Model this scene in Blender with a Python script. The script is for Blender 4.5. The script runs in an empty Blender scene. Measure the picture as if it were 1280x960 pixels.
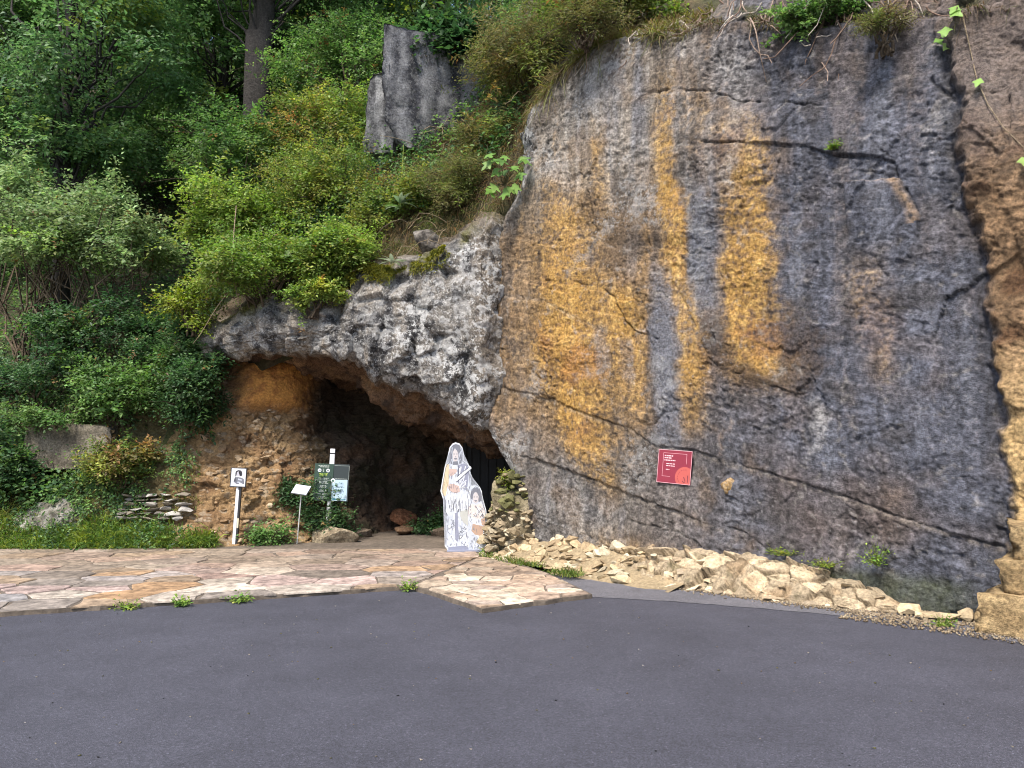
import bpy, bmesh, math, random
import numpy as np
from mathutils import Vector, Matrix

scene = bpy.context.scene
R = math.radians
random.seed(7)

# ------------------------------------------------------------------ camera, sky, sun, exposure
cam_d = bpy.data.cameras.new('camera')
cam_d.sensor_width = 36.0
cam_d.lens = 26.72
cam_d.clip_end = 500.0
cam = bpy.data.objects.new('camera', cam_d)
scene.collection.objects.link(cam)
cam.location = (0, 0, 1.6)
cam.rotation_euler = (R(90) + math.atan(85 / 950), 0, 0)
scene.camera = cam

SUN_EL, SUN_AZ = R(55), R(206)          # azimuth clockwise from +Y
world = bpy.data.worlds.new('World')
scene.world = world
world.use_nodes = True
wn = world.node_tree.nodes
wn.clear()
sky = wn.new('ShaderNodeTexSky')
sky.sky_type = 'NISHITA'
sky.sun_disc = False
sky.sun_elevation = SUN_EL
sky.sun_rotation = SUN_AZ
sky.dust_density = 2.0
bg = wn.new('ShaderNodeBackground')
bg.inputs['Strength'].default_value = 0.125
wo = wn.new('ShaderNodeOutputWorld')
world.node_tree.links.new(sky.outputs[0], bg.inputs[0])
world.node_tree.links.new(bg.outputs[0], wo.inputs[0])

sun_d = bpy.data.lights.new('sun', 'SUN')
sun_d.energy = 2.7
sun_d.angle = R(11)
sun_d.color = (1.0, 0.94, 0.85)
sun = bpy.data.objects.new('sun', sun_d)
scene.collection.objects.link(sun)
sd = Vector((math.sin(SUN_AZ) * math.cos(SUN_EL), math.cos(SUN_AZ) * math.cos(SUN_EL), math.sin(SUN_EL)))
sun.rotation_euler = sd.to_track_quat('Z', 'Y').to_euler()
sun.location = sd * 30

scene.view_settings.view_transform = 'Standard'
scene.view_settings.look = 'None'
scene.view_settings.gamma = 1.0
scene.view_settings.use_curve_mapping = False
scene.view_settings.exposure = 1.27
scene.cycles.use_denoising = True
scene.cycles.pixel_filter_type = 'BLACKMAN_HARRIS'
scene.cycles.filter_width = 1.05
scene.cycles.max_bounces = 6
scene.cycles.diffuse_bounces = 3
scene.cycles.transmission_bounces = 3
scene.cycles.glossy_bounces = 2

# ------------------------------------------------------------------ numpy noise
_rs = np.random.RandomState(11)
PERM = _rs.permutation(256).astype(np.int32)
GRAD = _rs.normal(size=(256, 3))
GRAD /= np.linalg.norm(GRAD, axis=1)[:, None]
GRAD = GRAD.astype(np.float32)
RND3 = _rs.rand(256, 3).astype(np.float32)


def _idx(i, seed):
    return PERM[(PERM[(PERM[(i[:, 0] + seed * 17) & 255] + i[:, 1]) & 255] + i[:, 2]) & 255]


def perlin(P, seed=0):
    P = P.astype(np.float32)
    i = np.floor(P).astype(np.int32)
    f = P - i.astype(np.float32)
    w = f * f * f * (f * (f * 6 - 15) + 10)
    out = np.zeros(len(P), np.float32)
    for dx in (0, 1):
        for dy in (0, 1):
            for dz in (0, 1):
                g = GRAD[_idx(i + np.array([dx, dy, dz], np.int32), seed)]
                d = (f[:, 0] - dx) * g[:, 0] + (f[:, 1] - dy) * g[:, 1] + (f[:, 2] - dz) * g[:, 2]
                ww = (w[:, 0] if dx else 1 - w[:, 0]) * (w[:, 1] if dy else 1 - w[:, 1]) * (w[:, 2] if dz else 1 - w[:, 2])
                out += d * ww
    return out * 1.5


def fbm(P, freq, octaves=4, seed=0, ridged=False, gain=0.5, stretch=None):
    Q = P * freq
    if stretch is not None:
        Q = Q * np.array(stretch)
    out = np.zeros(len(P))
    a, tot = 1.0, 0.0
    for k in range(octaves):
        n = perlin(Q * (2.03 ** k) + 13.7 * k, seed + k)
        if ridged:
            n = 1 - 2 * np.abs(n)
        out += a * n
        tot += a
        a *= gain
    return out / tot


def worley(P, freq, seed=0, stretch=None, planar=False):
    Q = P * freq
    if stretch is not None:
        Q = Q * np.array(stretch)
    Q = Q.astype(np.float32)
    i = np.floor(Q).astype(np.int32)
    f1 = np.full(len(P), 9.0, np.float32)
    f2 = np.full(len(P), 9.0, np.float32)
    idn = np.zeros(len(P), np.int32)
    off = np.zeros((len(P), 3), np.float32)
    for dx in (-1, 0, 1):
        for dy in ((-1, 0) if planar else (-1, 0, 1)):
            for dz in (-1, 0, 1):
                c = i + np.array([dx, dy, dz], np.int32)
                h = _idx(c, seed)
                v = c.astype(np.float32) + RND3[h] - Q
                d = np.sqrt((v * v).sum(1))
                m = d < f1
                f2 = np.where(m, f1, np.minimum(f2, d))
                f1 = np.where(m, d, f1)
                idn = np.where(m, h, idn)
                off[m] = v[m]
    return f1, f2, idn, off


def sstep(x, a, b):
    t = np.clip((x - a) / (b - a), 0, 1)
    return t * t * (3 - 2 * t)


def mixc(c, col, m):
    return c * (1 - m[:, None]) + np.array(col)[None, :] * m[:, None]


def seg_dist(s, z, pts):
    d = np.full(len(s), 99.0)
    for (a, b), (c, e) in zip(pts[:-1], pts[1:]):
        vx, vz = c - a, e - b
        l2 = vx * vx + vz * vz + 1e-9
        t = np.clip(((s - a) * vx + (z - b) * vz) / l2, 0, 1)
        d = np.minimum(d, np.hypot(s - a - t * vx, z - b - t * vz))
    return d


# ------------------------------------------------------------------ object helpers
COL = scene.collection


def fast_mesh(name, V, F, col=None, smooth=False, alpha=None):
    V = np.ascontiguousarray(V, np.float32)
    F = np.ascontiguousarray(F, np.int32)
    me = bpy.data.meshes.new(name)
    me.vertices.add(len(V))
    me.vertices.foreach_set('co', V.ravel())
    n, k = F.shape
    me.loops.add(n * k)
    me.loops.foreach_set('vertex_index', F.ravel())
    me.polygons.add(n)
    me.polygons.foreach_set('loop_start', np.arange(0, n * k, k, dtype=np.int32))
    if smooth:
        me.polygons.foreach_set('use_smooth', np.ones(n, dtype=bool))
    if col is not None:
        at = me.color_attributes.new('Col', 'FLOAT_COLOR', 'POINT')
        rgba = np.ones((len(V), 4), np.float32)
        rgba[:, :3] = np.clip(col, 0.002, 0.95)
        rgba[:, 3] = 0.0 if alpha is None else np.clip(alpha, 0, 1)
        at.data.foreach_set('color', rgba.ravel())
    me.update()
    me.validate()
    return me


def grid_faces(ni, nj):
    a = np.arange(ni * nj).reshape(ni, nj)
    return np.stack([a[:-1, :-1], a[1:, :-1], a[1:, 1:], a[:-1, 1:]], -1).reshape(-1, 4)


def tag(o, label=None, cat=None, group=None, kind=None):
    if label: o['label'] = label
    if cat: o['category'] = cat
    if group: o['group'] = group
    if kind: o['kind'] = kind
    return o


def obj(name, me, mat=None, parent=None, loc=None, rot=None, scale=None, color=None):
    o = bpy.data.objects.new(name, me)
    COL.objects.link(o)
    if mat is not None and me is not None and not me.materials:
        me.materials.append(mat)
    if parent is not None:
        o.parent = parent
    if loc is not None: o.location = loc
    if rot is not None: o.rotation_euler = rot
    if scale is not None: o.scale = scale
    if color is not None: o.color = (*color, 1)
    return o


def empty(name, loc, label, cat, group=None, rz=0.0):
    o = bpy.data.objects.new(name, None)
    COL.objects.link(o)
    o.location = loc
    o.rotation_euler = (0, 0, rz)
    o.empty_display_size = 0.1
    return tag(o, label, cat, group)


def bm_mesh(name, bm, smooth=False):
    me = bpy.data.meshes.new(name)
    bm.normal_update()
    bm.to_mesh(me)
    bm.free()
    if smooth:
        for p in me.polygons: p.use_smooth = True
    return me


def box_mesh(name, sx, sy, sz, bevel=0.0, center=(0, 0, 0)):
    bm = bmesh.new()
    bmesh.ops.create_cube(bm, size=1)
    bmesh.ops.scale(bm, vec=(sx, sy, sz), verts=bm.verts)
    bmesh.ops.translate(bm, vec=center, verts=bm.verts)
    if bevel:
        bmesh.ops.bevel(bm, geom=bm.edges[:], offset=bevel, segments=2, affect='EDGES', profile=0.6)
    return bm_mesh(name, bm)


def tube_arrays(pts, rad, sides=7, wob=0.0, seed=0):
    """ring-lofted tapered tube; returns V, F"""
    pts = np.array(pts, float)
    n = len(pts)
    rad = np.interp(np.linspace(0, 1, n), np.linspace(0, 1, len(rad)), rad)
    tan = np.gradient(pts, axis=0)
    tan /= np.linalg.norm(tan, axis=1)[:, None] + 1e-9
    ref = np.array([0.31, 0.17, 0.93]) if abs(tan[0][2]) < 0.8 else np.array([0.93, 0.3, 0.1])
    V = []
    rs = np.random.RandomState(seed)
    ph = np.linspace(0, 2 * math.pi, sides, endpoint=False)
    lob = 1 + wob * np.cos(ph * 3 + rs.rand() * 6) + wob * rs.uniform(-1, 1, sides)
    for i in range(n):
        a = np.cross(tan[i], ref); a /= np.linalg.norm(a) + 1e-9
        b = np.cross(tan[i], a)
        V.append(pts[i] + rad[i] * lob[:, None] * (np.cos(ph)[:, None] * a + np.sin(ph)[:, None] * b))
    V = np.concatenate(V)
    F = []
    for i in range(n - 1):
        for j in range(sides):
            k = (j + 1) % sides
            F.append((i * sides + j, i * sides + k, (i + 1) * sides + k, (i + 1) * sides + j))
    return V, np.array(F)


class Parts:
    def __init__(self): self.V, self.F, self.C, self.n = [], [], [], 0
    def add(self, V, F, c=None):
        self.V.append(V); self.F.append(np.asarray(F) + self.n); self.n += len(V)
        if c is not None:
            c = np.asarray(c, float)
            self.C.append(np.tile(c, (len(V), 1)) if c.ndim == 1 else c)
    def mesh(self, name, smooth=False):
        return fast_mesh(name, np.concatenate(self.V), np.concatenate(self.F), np.concatenate(self.C) if self.C else None, smooth)


# ------------------------------------------------------------------ materials
def nmat(name):
    m = bpy.data.materials.new(name)
    m.use_nodes = True
    nt = m.node_tree
    b = nt.nodes['Principled BSDF']
    return m, nt, b


def N(nt, t, **kw):
    n = nt.nodes.new(t)
    for k, v in kw.items():
        if k in n.inputs: n.inputs[k].default_value = v
        else: setattr(n, k, v)
    return n


def noise_node(nt, vec, scale, detail=4, rough=0.6):
    n = N(nt, 'ShaderNodeTexNoise')
    n.inputs['Scale'].default_value = scale
    n.inputs['Detail'].default_value = detail
    n.inputs['Roughness'].default_value = rough
    nt.links.new(vec, n.inputs['Vector'])
    return n


def ramp(nt, fac, stops):
    r = N(nt, 'ShaderNodeValToRGB')
    e = r.color_ramp.elements
    while len(e) < len(stops): e.new(0.5)
    for k, (p, c) in enumerate(stops):
        e[k].position = p
        e[k].color = (*c, 1) if len(c) == 3 else c
    nt.links.new(fac, r.inputs[0])
    return r


def mul(nt, a, b, fac=1.0, mode='MULTIPLY'):
    m = N(nt, 'ShaderNodeMix', data_type='RGBA', blend_type=mode)
    m.inputs['Factor'].default_value = fac
    nt.links.new(a, m.inputs['A'])
    nt.links.new(b, m.inputs['B'])
    return m.outputs['Result']


def rock_mat(name, s1=38, s2=140, bump=0.55, dist=0.02, lo=0.55, hi=1.45, rough=0.88, src='attr', lichen=False, wdt=0.2):
    m, nt, b = nmat(name)
    if src == 'attr':
        an = N(nt, 'ShaderNodeAttribute', attribute_name='Col')
        c = an.outputs['Color']
        vec = N(nt, 'ShaderNodeNewGeometry').outputs['Position']
    else:
        c = N(nt, 'ShaderNodeObjectInfo').outputs['Color']
        vec = N(nt, 'ShaderNodeNewGeometry').outputs['Position']
    n1 = noise_node(nt, vec, s1, 5, 0.65)
    n2 = noise_node(nt, vec, s2, 3, 0.6)
    n0 = noise_node(nt, vec, s1 * 0.13, 4, 0.6)
    r1 = ramp(nt, n1.outputs[0], [(0.5 - wdt, (lo,) * 3), (0.5 + wdt, (hi,) * 3)])
    r0 = ramp(nt, n0.outputs[0], [(0.3, (0.8,) * 3), (0.7, (1.2,) * 3)])
    c = mul(nt, mul(nt, c, r1.outputs[0]), r0.outputs[0])
    if lichen:
        # crusts of white lichen and black algae, masked by the mesh
        for sc_, d_, lo_, hi_, colr, amt in ((4.5, 10, 0.50, 0.53, (0.42, 0.415, 0.405), 0.85), (17, 7, 0.55, 0.58, (0.52, 0.52, 0.51), 0.85), (3.6, 10, 0.55, 0.59, (0.020, 0.019, 0.020), 0.9), (21, 6, 0.57, 0.60, (0.022, 0.021, 0.021), 0.85)):
            nz = noise_node(nt, vec, sc_, d_, 0.72)
            mk = ramp(nt, nz.outputs[0], [(lo_, (0, 0, 0)), (hi_, (amt,) * 3)])
            ml = N(nt, 'ShaderNodeMath', operation='MULTIPLY')
            nt.links.new(mk.outputs[0], ml.inputs[0]); nt.links.new(an.outputs['Alpha'], ml.inputs[1])
            mx = N(nt, 'ShaderNodeMix', data_type='RGBA')
            nt.links.new(ml.outputs[0], mx.inputs['Factor']); nt.links.new(c, mx.inputs['A'])
            mx.inputs['B'].default_value = (*colr, 1)
            c = mx.outputs['Result']
    nt.links.new(c, b.inputs['Base Color'])
    b.inputs['Roughness'].default_value = rough
    b.inputs['Specular IOR Level'].default_value = 0.3
    ad = N(nt, 'ShaderNodeMath', operation='MULTIPLY_ADD')
    ad.inputs[1].default_value = 0.45
    nt.links.new(n2.outputs[0], ad.inputs[0])
    nt.links.new(n1.outputs[0], ad.inputs[2])
    bp = N(nt, 'ShaderNodeBump')
    bp.inputs['Strength'].default_value = bump
    bp.inputs['Distance'].default_value = dist
    nt.links.new(ad.outputs[0], bp.inputs['Height'])
    nt.links.new(bp.outputs[0], b.inputs['Normal'])
    return m


def leaf_mat(name, trans=0.35, rough=0.5, src='attr'):
    m, nt, b = nmat(name)
    out = nt.nodes['Material Output']
    if src == 'attr':
        c = N(nt, 'ShaderNodeAttribute', attribute_name='Col').outputs['Color']
    else:
        c = N(nt, 'ShaderNodeObjectInfo').outputs['Color']
    vec = N(nt, 'ShaderNodeNewGeometry').outputs['Position']
    nz = noise_node(nt, vec, 9, 3)
    rr = ramp(nt, nz.outputs[0], [(0.3, (0.75,) * 3), (0.7, (1.25,) * 3)])
    c = mul(nt, c, rr.outputs[0])
    nt.links.new(c, b.inputs['Base Color'])
    b.inputs['Roughness'].default_value = rough
    b.inputs['Specular IOR Level'].default_value = 0.35
    tr = N(nt, 'ShaderNodeBsdfTranslucent')
    hs = N(nt, 'ShaderNodeHueSaturation')
    hs.inputs['Saturation'].default_value = 1.15
    hs.inputs['Value'].default_value = 1.3
    nt.links.new(c, hs.inputs['Color'])
    nt.links.new(hs.outputs[0], tr.inputs['Color'])
    mx = N(nt, 'ShaderNodeMixShader')
    mx.inputs[0].default_value = trans
    nt.links.new(b.outputs[0], mx.inputs[1])
    nt.links.new(tr.outputs[0], mx.inputs[2])
    nt.links.new(mx.outputs[0], out.inputs['Surface'])
    return m


def plain(name, col, rough=0.6, metal=0.0, var=0.12, scale=14, bump=0.0):
    m, nt, b = nmat(name)
    vec = N(nt, 'ShaderNodeNewGeometry').outputs['Position']
    nz = noise_node(nt, vec, scale, 4)
    rr = ramp(nt, nz.outputs[0], [(0.3, tuple(c * (1 - var) for c in col)), (0.7, tuple(min(1, c * (1 + var)) for c in col))])
    nt.links.new(rr.outputs[0], b.inputs['Base Color'])
    b.inputs['Roughness'].default_value = rough
    b.inputs['Metallic'].default_value = metal
    if bump:
        bp = N(nt, 'ShaderNodeBump')
        bp.inputs['Strength'].default_value = bump
        bp.inputs['Distance'].default_value = 0.01
        n2 = noise_node(nt, vec, scale * 4, 4)
        nt.links.new(n2.outputs[0], bp.inputs['Height'])
        nt.links.new(bp.outputs[0], b.inputs['Normal'])
    return m


M = {}
M['cliff'] = rock_mat('cliff_rock', 30, 120, 1.0, 0.03, 0.52, 1.5, lichen=True, wdt=0.15)
M['arch'] = rock_mat('arch_rock', 34, 120, 0.9, 0.025, 0.5, 1.45, lichen=True, wdt=0.14)
M['bank'] = rock_mat('earth_bank', 26, 90, 0.9, 0.04, 0.55, 1.4, 0.95)
M['soil'] = rock_mat('hill_soil', 12, 60, 0.9, 0.05, 0.5, 1.5, 0.95)
M['stone'] = rock_mat('loose_stone', 26, 120, 0.6, 0.02, 0.65, 1.35, 0.9, src='object')
M['flag'] = rock_mat('flagstone', 9, 70, 0.5, 0.012, 0.5, 1.45, 0.8, src='object', wdt=0.15)
M['leaf'] = leaf_mat('leaf', 0.42)
M['bigleaf'] = leaf_mat('large_leaf', 0.3, 0.45, src='object')
M['grass'] = leaf_mat('grass_blade', 0.3, 0.6)
M['bark'] = rock_mat('bark', 22, 90, 0.9, 0.03, 0.5, 1.5, 0.95)


def asphalt_mat(name, base, hi=1.0, patch=1.0):
    m, nt, b = nmat(name)
    vec = N(nt, 'ShaderNodeNewGeometry').outputs['Position']
    big = noise_node(nt, vec, 0.55, 5, 0.6)
    mid = noise_node(nt, vec, 2.2, 7, 0.7)
    fine = noise_node(nt, vec, 170, 3, 0.7)
    vo = N(nt, 'ShaderNodeTexVoronoi')
    vo.inputs['Scale'].default_value = 125
    nt.links.new(vec, vo.inputs['Vector'])
    c0 = tuple(c * 0.88 for c in base)
    c1 = tuple(c * 1.14 for c in base)
    rb = ramp(nt, big.outputs[0], [(0.35, c0), (0.65, c1)])
    rm = ramp(nt, mid.outputs[0], [(0.3, (0.92,) * 3), (0.7, (1.08,) * 3)])
    rf = ramp(nt, fine.outputs[0], [(0.32, (0.30,) * 3), (0.55, (1.0,) * 3), (0.72, (2.0,) * 3)])
    # each chip of aggregate has its own tone
    sv = N(nt, 'ShaderNodeSeparateColor')
    nt.links.new(vo.outputs['Color'], sv.inputs[0])
    rv = ramp(nt, sv.outputs[0], [(0.0, (0.6,) * 3), (0.8, (1.2,) * 3), (0.96, (1.35,) * 3), (1.0, (2.3,) * 3)])
    c = mul(nt, mul(nt, mul(nt, rb.outputs[0], rm.outputs[0]), rf.outputs[0]), rv.outputs[0])
    nt.links.new(c, b.inputs['Base Color'])
    b.inputs['Roughness'].default_value = 0.82
    b.inputs['Specular IOR Level'].default_value = 0.4
    bp = N(nt, 'ShaderNodeBump')
    bp.inputs['Strength'].default_value = 0.6
    bp.inputs['Distance'].default_value = 0.006
    ad = N(nt, 'ShaderNodeMath', operation='ADD')
    nt.links.new(vo.outputs['Distance'], ad.inputs[0])
    nt.links.new(fine.outputs[0], ad.inputs[1])
    nt.links.new(ad.outputs[0], bp.inputs['Height'])
    nt.links.new(bp.outputs[0], b.inputs['Normal'])
    return m


M['asphalt'] = asphalt_mat('new_asphalt', (0.060, 0.060, 0.077))
M['old_asphalt'] = asphalt_mat('old_asphalt', (0.130, 0.126, 0.140))
M['mortar'] = rock_mat('mortar', 14, 80, 0.6, 0.015, 0.6, 1.35, 0.92)

# ------------------------------------------------------------------ ground: road, worn strip, paving
bm = bmesh.new()
gx = [-90, -30, -12, -6, 0, 6, 12, 30, 90]
gy = [-90, -30, -8, 0, 5, 10, 20, 60]
vs = [[bm.verts.new((x, y, 0.0)) for y in gy] for x in gx]
for i in range(len(gx) - 1):
    for j in range(len(gy) - 1):
        bm.faces.new((vs[i][j], vs[i + 1][j], vs[i + 1][j + 1], vs[i][j + 1]))
tag(obj('road', bm_mesh('road', bm), M['asphalt']), kind='structure')

# older, paler asphalt between the new surface and the cliff foot
front = [(0.80, 8.62), (1.45, 8.42), (2.0, 8.22), (2.89, 7.80), (3.77, 7.32), (4.30, 6.50), (5.4, 4.9), (7.2, 2.0)]
back = [(0.55, 9.75), (1.2, 9.72), (2.0, 9.35), (3.1, 8.35), (4.0, 7.75), (4.8, 7.0), (6.2, 5.4), (8.4, 2.8)]
rs = np.random.RandomState(3)
fx = np.interp(np.linspace(0, 1, 60), np.linspace(0, 1, 8), [p[0] for p in front])
fy = np.interp(np.linspace(0, 1, 60), np.linspace(0, 1, 8), [p[1] for p in front]) + rs.normal(0, 0.012, 60)
bx = np.interp(np.linspace(0, 1, 60), np.linspace(0, 1, 8), [p[0] for p in back])
by = np.interp(np.linspace(0, 1, 60), np.linspace(0, 1, 8), [p[1] for p in back])
V = np.zeros((60, 2, 3))
V[:, 0] = np.stack([fx, fy, np.full(60, .004)], 1)
V[:, 1] = np.stack([bx, by, np.full(60, .004)], 1)
tag(obj('worn_asphalt_strip', fast_mesh('worn_asphalt_strip', V.reshape(-1, 3), grid_faces(60, 2)), M['old_asphalt']), kind='structure')

PAVE_Z = 0.045
pave_poly = [(-16, 3.32), (-1.16, 9.05), (-0.30, 7.73), (0.88, 8.52), (0.46, 10.0), (-0.15, 11.4), (0.9, 13.0), (0.9, 18.0), (-16, 18.0)]
# paving bed: fine grid cut to the outline would be wasteful, an n-gon with a skirt is enough
bm = bmesh.new()
top = []
for k, p in enumerate(pave_poly):
    q = pave_poly[(k + 1) % len(pave_poly)]
    nseg = max(1, int(math.dist(p, q) / 0.12)) if k in (0, 1, 2) else 1
    for i in range(nseg):
        t = i / nseg
        j = 0.025 if nseg > 1 and i else 0
        top.append((p[0] + (q[0] - p[0]) * t + random.uniform(-j, j), p[1] + (q[1] - p[1]) * t + random.uniform(-j, j)))
tv = [bm.verts.new((x, y, PAVE_Z)) for x, y in top]
bv = [bm.verts.new((x, y, -0.02)) for x, y in top]
f = bm.faces.new(tv)
for k in range(len(tv)):
    bm.faces.new((tv[k], bv[k], bv[(k + 1) % len(tv)], tv[(k + 1) % len(tv)]))
bmesh.ops.triangulate(bm, faces=[f])
bmesh.ops.recalc_face_normals(bm, faces=bm.faces[:])
me = bm_mesh('paving', bm)
at = me.color_attributes.new('Col', 'FLOAT_COLOR', 'POINT')
for d in at.data: d.color = (0.125, 0.10, 0.078, 0)
paving = tag(obj('paving', me, M['mortar']), kind='structure')


def clip(poly, nx, ny, c):
    out = []
    for k in range(len(poly)):
        p, q = poly[k], poly[(k + 1) % len(poly)]
        a, b = p[0] * nx + p[1] * ny - c, q[0] * nx + q[1] * ny - c
        if a <= 0: out.append(p)
        if (a < 0 < b) or (b < 0 < a):
            t = a / (a - b)
            out.append((p[0] + (q[0] - p[0]) * t, p[1] + (q[1] - p[1]) * t))
    return out


def area(p):
    return 0.5 * sum(p[k][0] * p[(k + 1) % len(p)][1] - p[(k + 1) % len(p)][0] * p[k][1] for k in range(len(p)))


def crazy_paving(region, sp, seed, palette, gap, stretch=1.0):
    rng = random.Random(seed)
    xs = [p[0] for p in region]; ys = [p[1] for p in region]
    seeds = []
    for _ in range(9000):
        x, y = rng.uniform(min(xs), max(xs)), rng.uniform(min(ys), max(ys))
        if x < -0.75 * y - 1.2: continue
        r = sp * rng.choice((0.6, 0.85, 1.1, 1.35))
        if all(math.hypot((x - a) / stretch, y - b) > 0.5 * (r + c) for a, b, c in seeds): seeds.append((x, y, r))
    for (x, y, r) in seeds:
        p = list(region)
        for (a, b, c) in seeds:
            d = math.hypot(a - x, b - y)
            if 0 < d < sp * 4 * stretch:
                nx, ny = (a - x) / stretch ** 2, (b - y)
                m = math.hypot(nx, ny)
                nx /= m; ny /= m
                w = 0.5 + 0.16 * (r - c) / (r + c)
                p = clip(p, nx, ny, (x + (a - x) * w) * nx + (y + (b - y) * w) * ny)
                if len(p) < 3: break
        if len(p) < 3 or area(p) < 0.012: continue
        cx = sum(q[0] for q in p) / len(p); cy = sum(q[1] for q in p) / len(p)
        # inset, ragged edge
        q = p
        for k in range(len(p)):
            a, b = p[k], p[(k + 1) % len(p)]
            nx, ny = b[1] - a[1], a[0] - b[0]
            m = math.hypot(nx, ny)
            if m < 1e-6: continue
            nx /= m; ny /= m
            q = clip(q, nx, ny, a[0] * nx + a[1] * ny - gap * rng.uniform(0.5, 1.6))
            if len(q) < 3: break
        if len(q) < 3: continue
        rim = []
        for k in range(len(q)):
            a, b = q[k], q[(k + 1) % len(q)]
            L = math.dist(a, b)
            ns = max(1, min(4, int(L / 0.14)))
            for i in range(ns):
                t = i / ns
                j = 0.02 * min(1, L * 3)
                rim.append((a[0] + (b[0] - a[0]) * t + rng.uniform(-j, j) - cx, a[1] + (b[1] - a[1]) * t + rng.uniform(-j, j) - cy))
        h = rng.uniform(0.005, 0.017)
        tx, ty = rng.uniform(-0.012, 0.012), rng.uniform(-0.012, 0.012)
        bm = bmesh.new()
        t1 = [bm.verts.new((x_ * 0.975, y_ * 0.975, h + x_ * tx + y_ * ty)) for x_, y_ in rim]
        t2 = [bm.verts.new((x_, y_, h * 0.45)) for x_, y_ in rim]
        t3 = [bm.verts.new((x_ * 1.01, y_ * 1.01, -0.01)) for x_, y_ in rim]
        bm.faces.new(t1)
        for k in range(len(rim)):
            k2 = (k + 1) % len(rim)
            bm.faces.new((t1[k], t2[k], t2[k2], t1[k2]))
            bm.faces.new((t2[k], t3[k], t3[k2], t2[k2]))
        bmesh.ops.recalc_face_normals(bm, faces=bm.faces[:])
        c = rng.choice(palette)
        v = rng.uniform(0.85, 1.35)
        dirt = min(1, max(0, (cy - 9.0) / 2.0))
        c = [(ch * (1 - 0.7 * dirt) + e * 0.7 * dirt) * v for ch, e in zip(c, (0.185, 0.135, 0.092))]
        obj('flagstone', bm_mesh('flagstone', bm), M['flag'], paving, (cx, cy, PAVE_Z), color=c)


main_pal = [(0.27, 0.17, 0.095), (0.29, 0.20, 0.17), (0.35, 0.30, 0.245), (0.21, 0.195, 0.19), (0.24, 0.20, 0.165), (0.26, 0.19, 0.13), (0.235, 0.21, 0.20), (0.31, 0.265, 0.22), (0.17, 0.145, 0.125), (0.30, 0.225, 0.20)]
crazy_paving([(-10.0, 5.64), (-1.20, 9.02), (-0.47, 11.5), (-0.6, 12.4), (-10.0, 12.4)], 0.52, 5, main_pal, 0.014, 1.35)
crazy_paving([(-1.13, 9.04), (-0.30, 7.76), (0.86, 8.53), (0.43, 10.0), (-0.44, 11.5)], 0.30, 9, [(0.34, 0.27, 0.20), (0.27, 0.20, 0.15), (0.42, 0.35, 0.27), (0.24, 0.19, 0.155), (0.33, 0.24, 0.17)], 0.009, 1.3)

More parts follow.
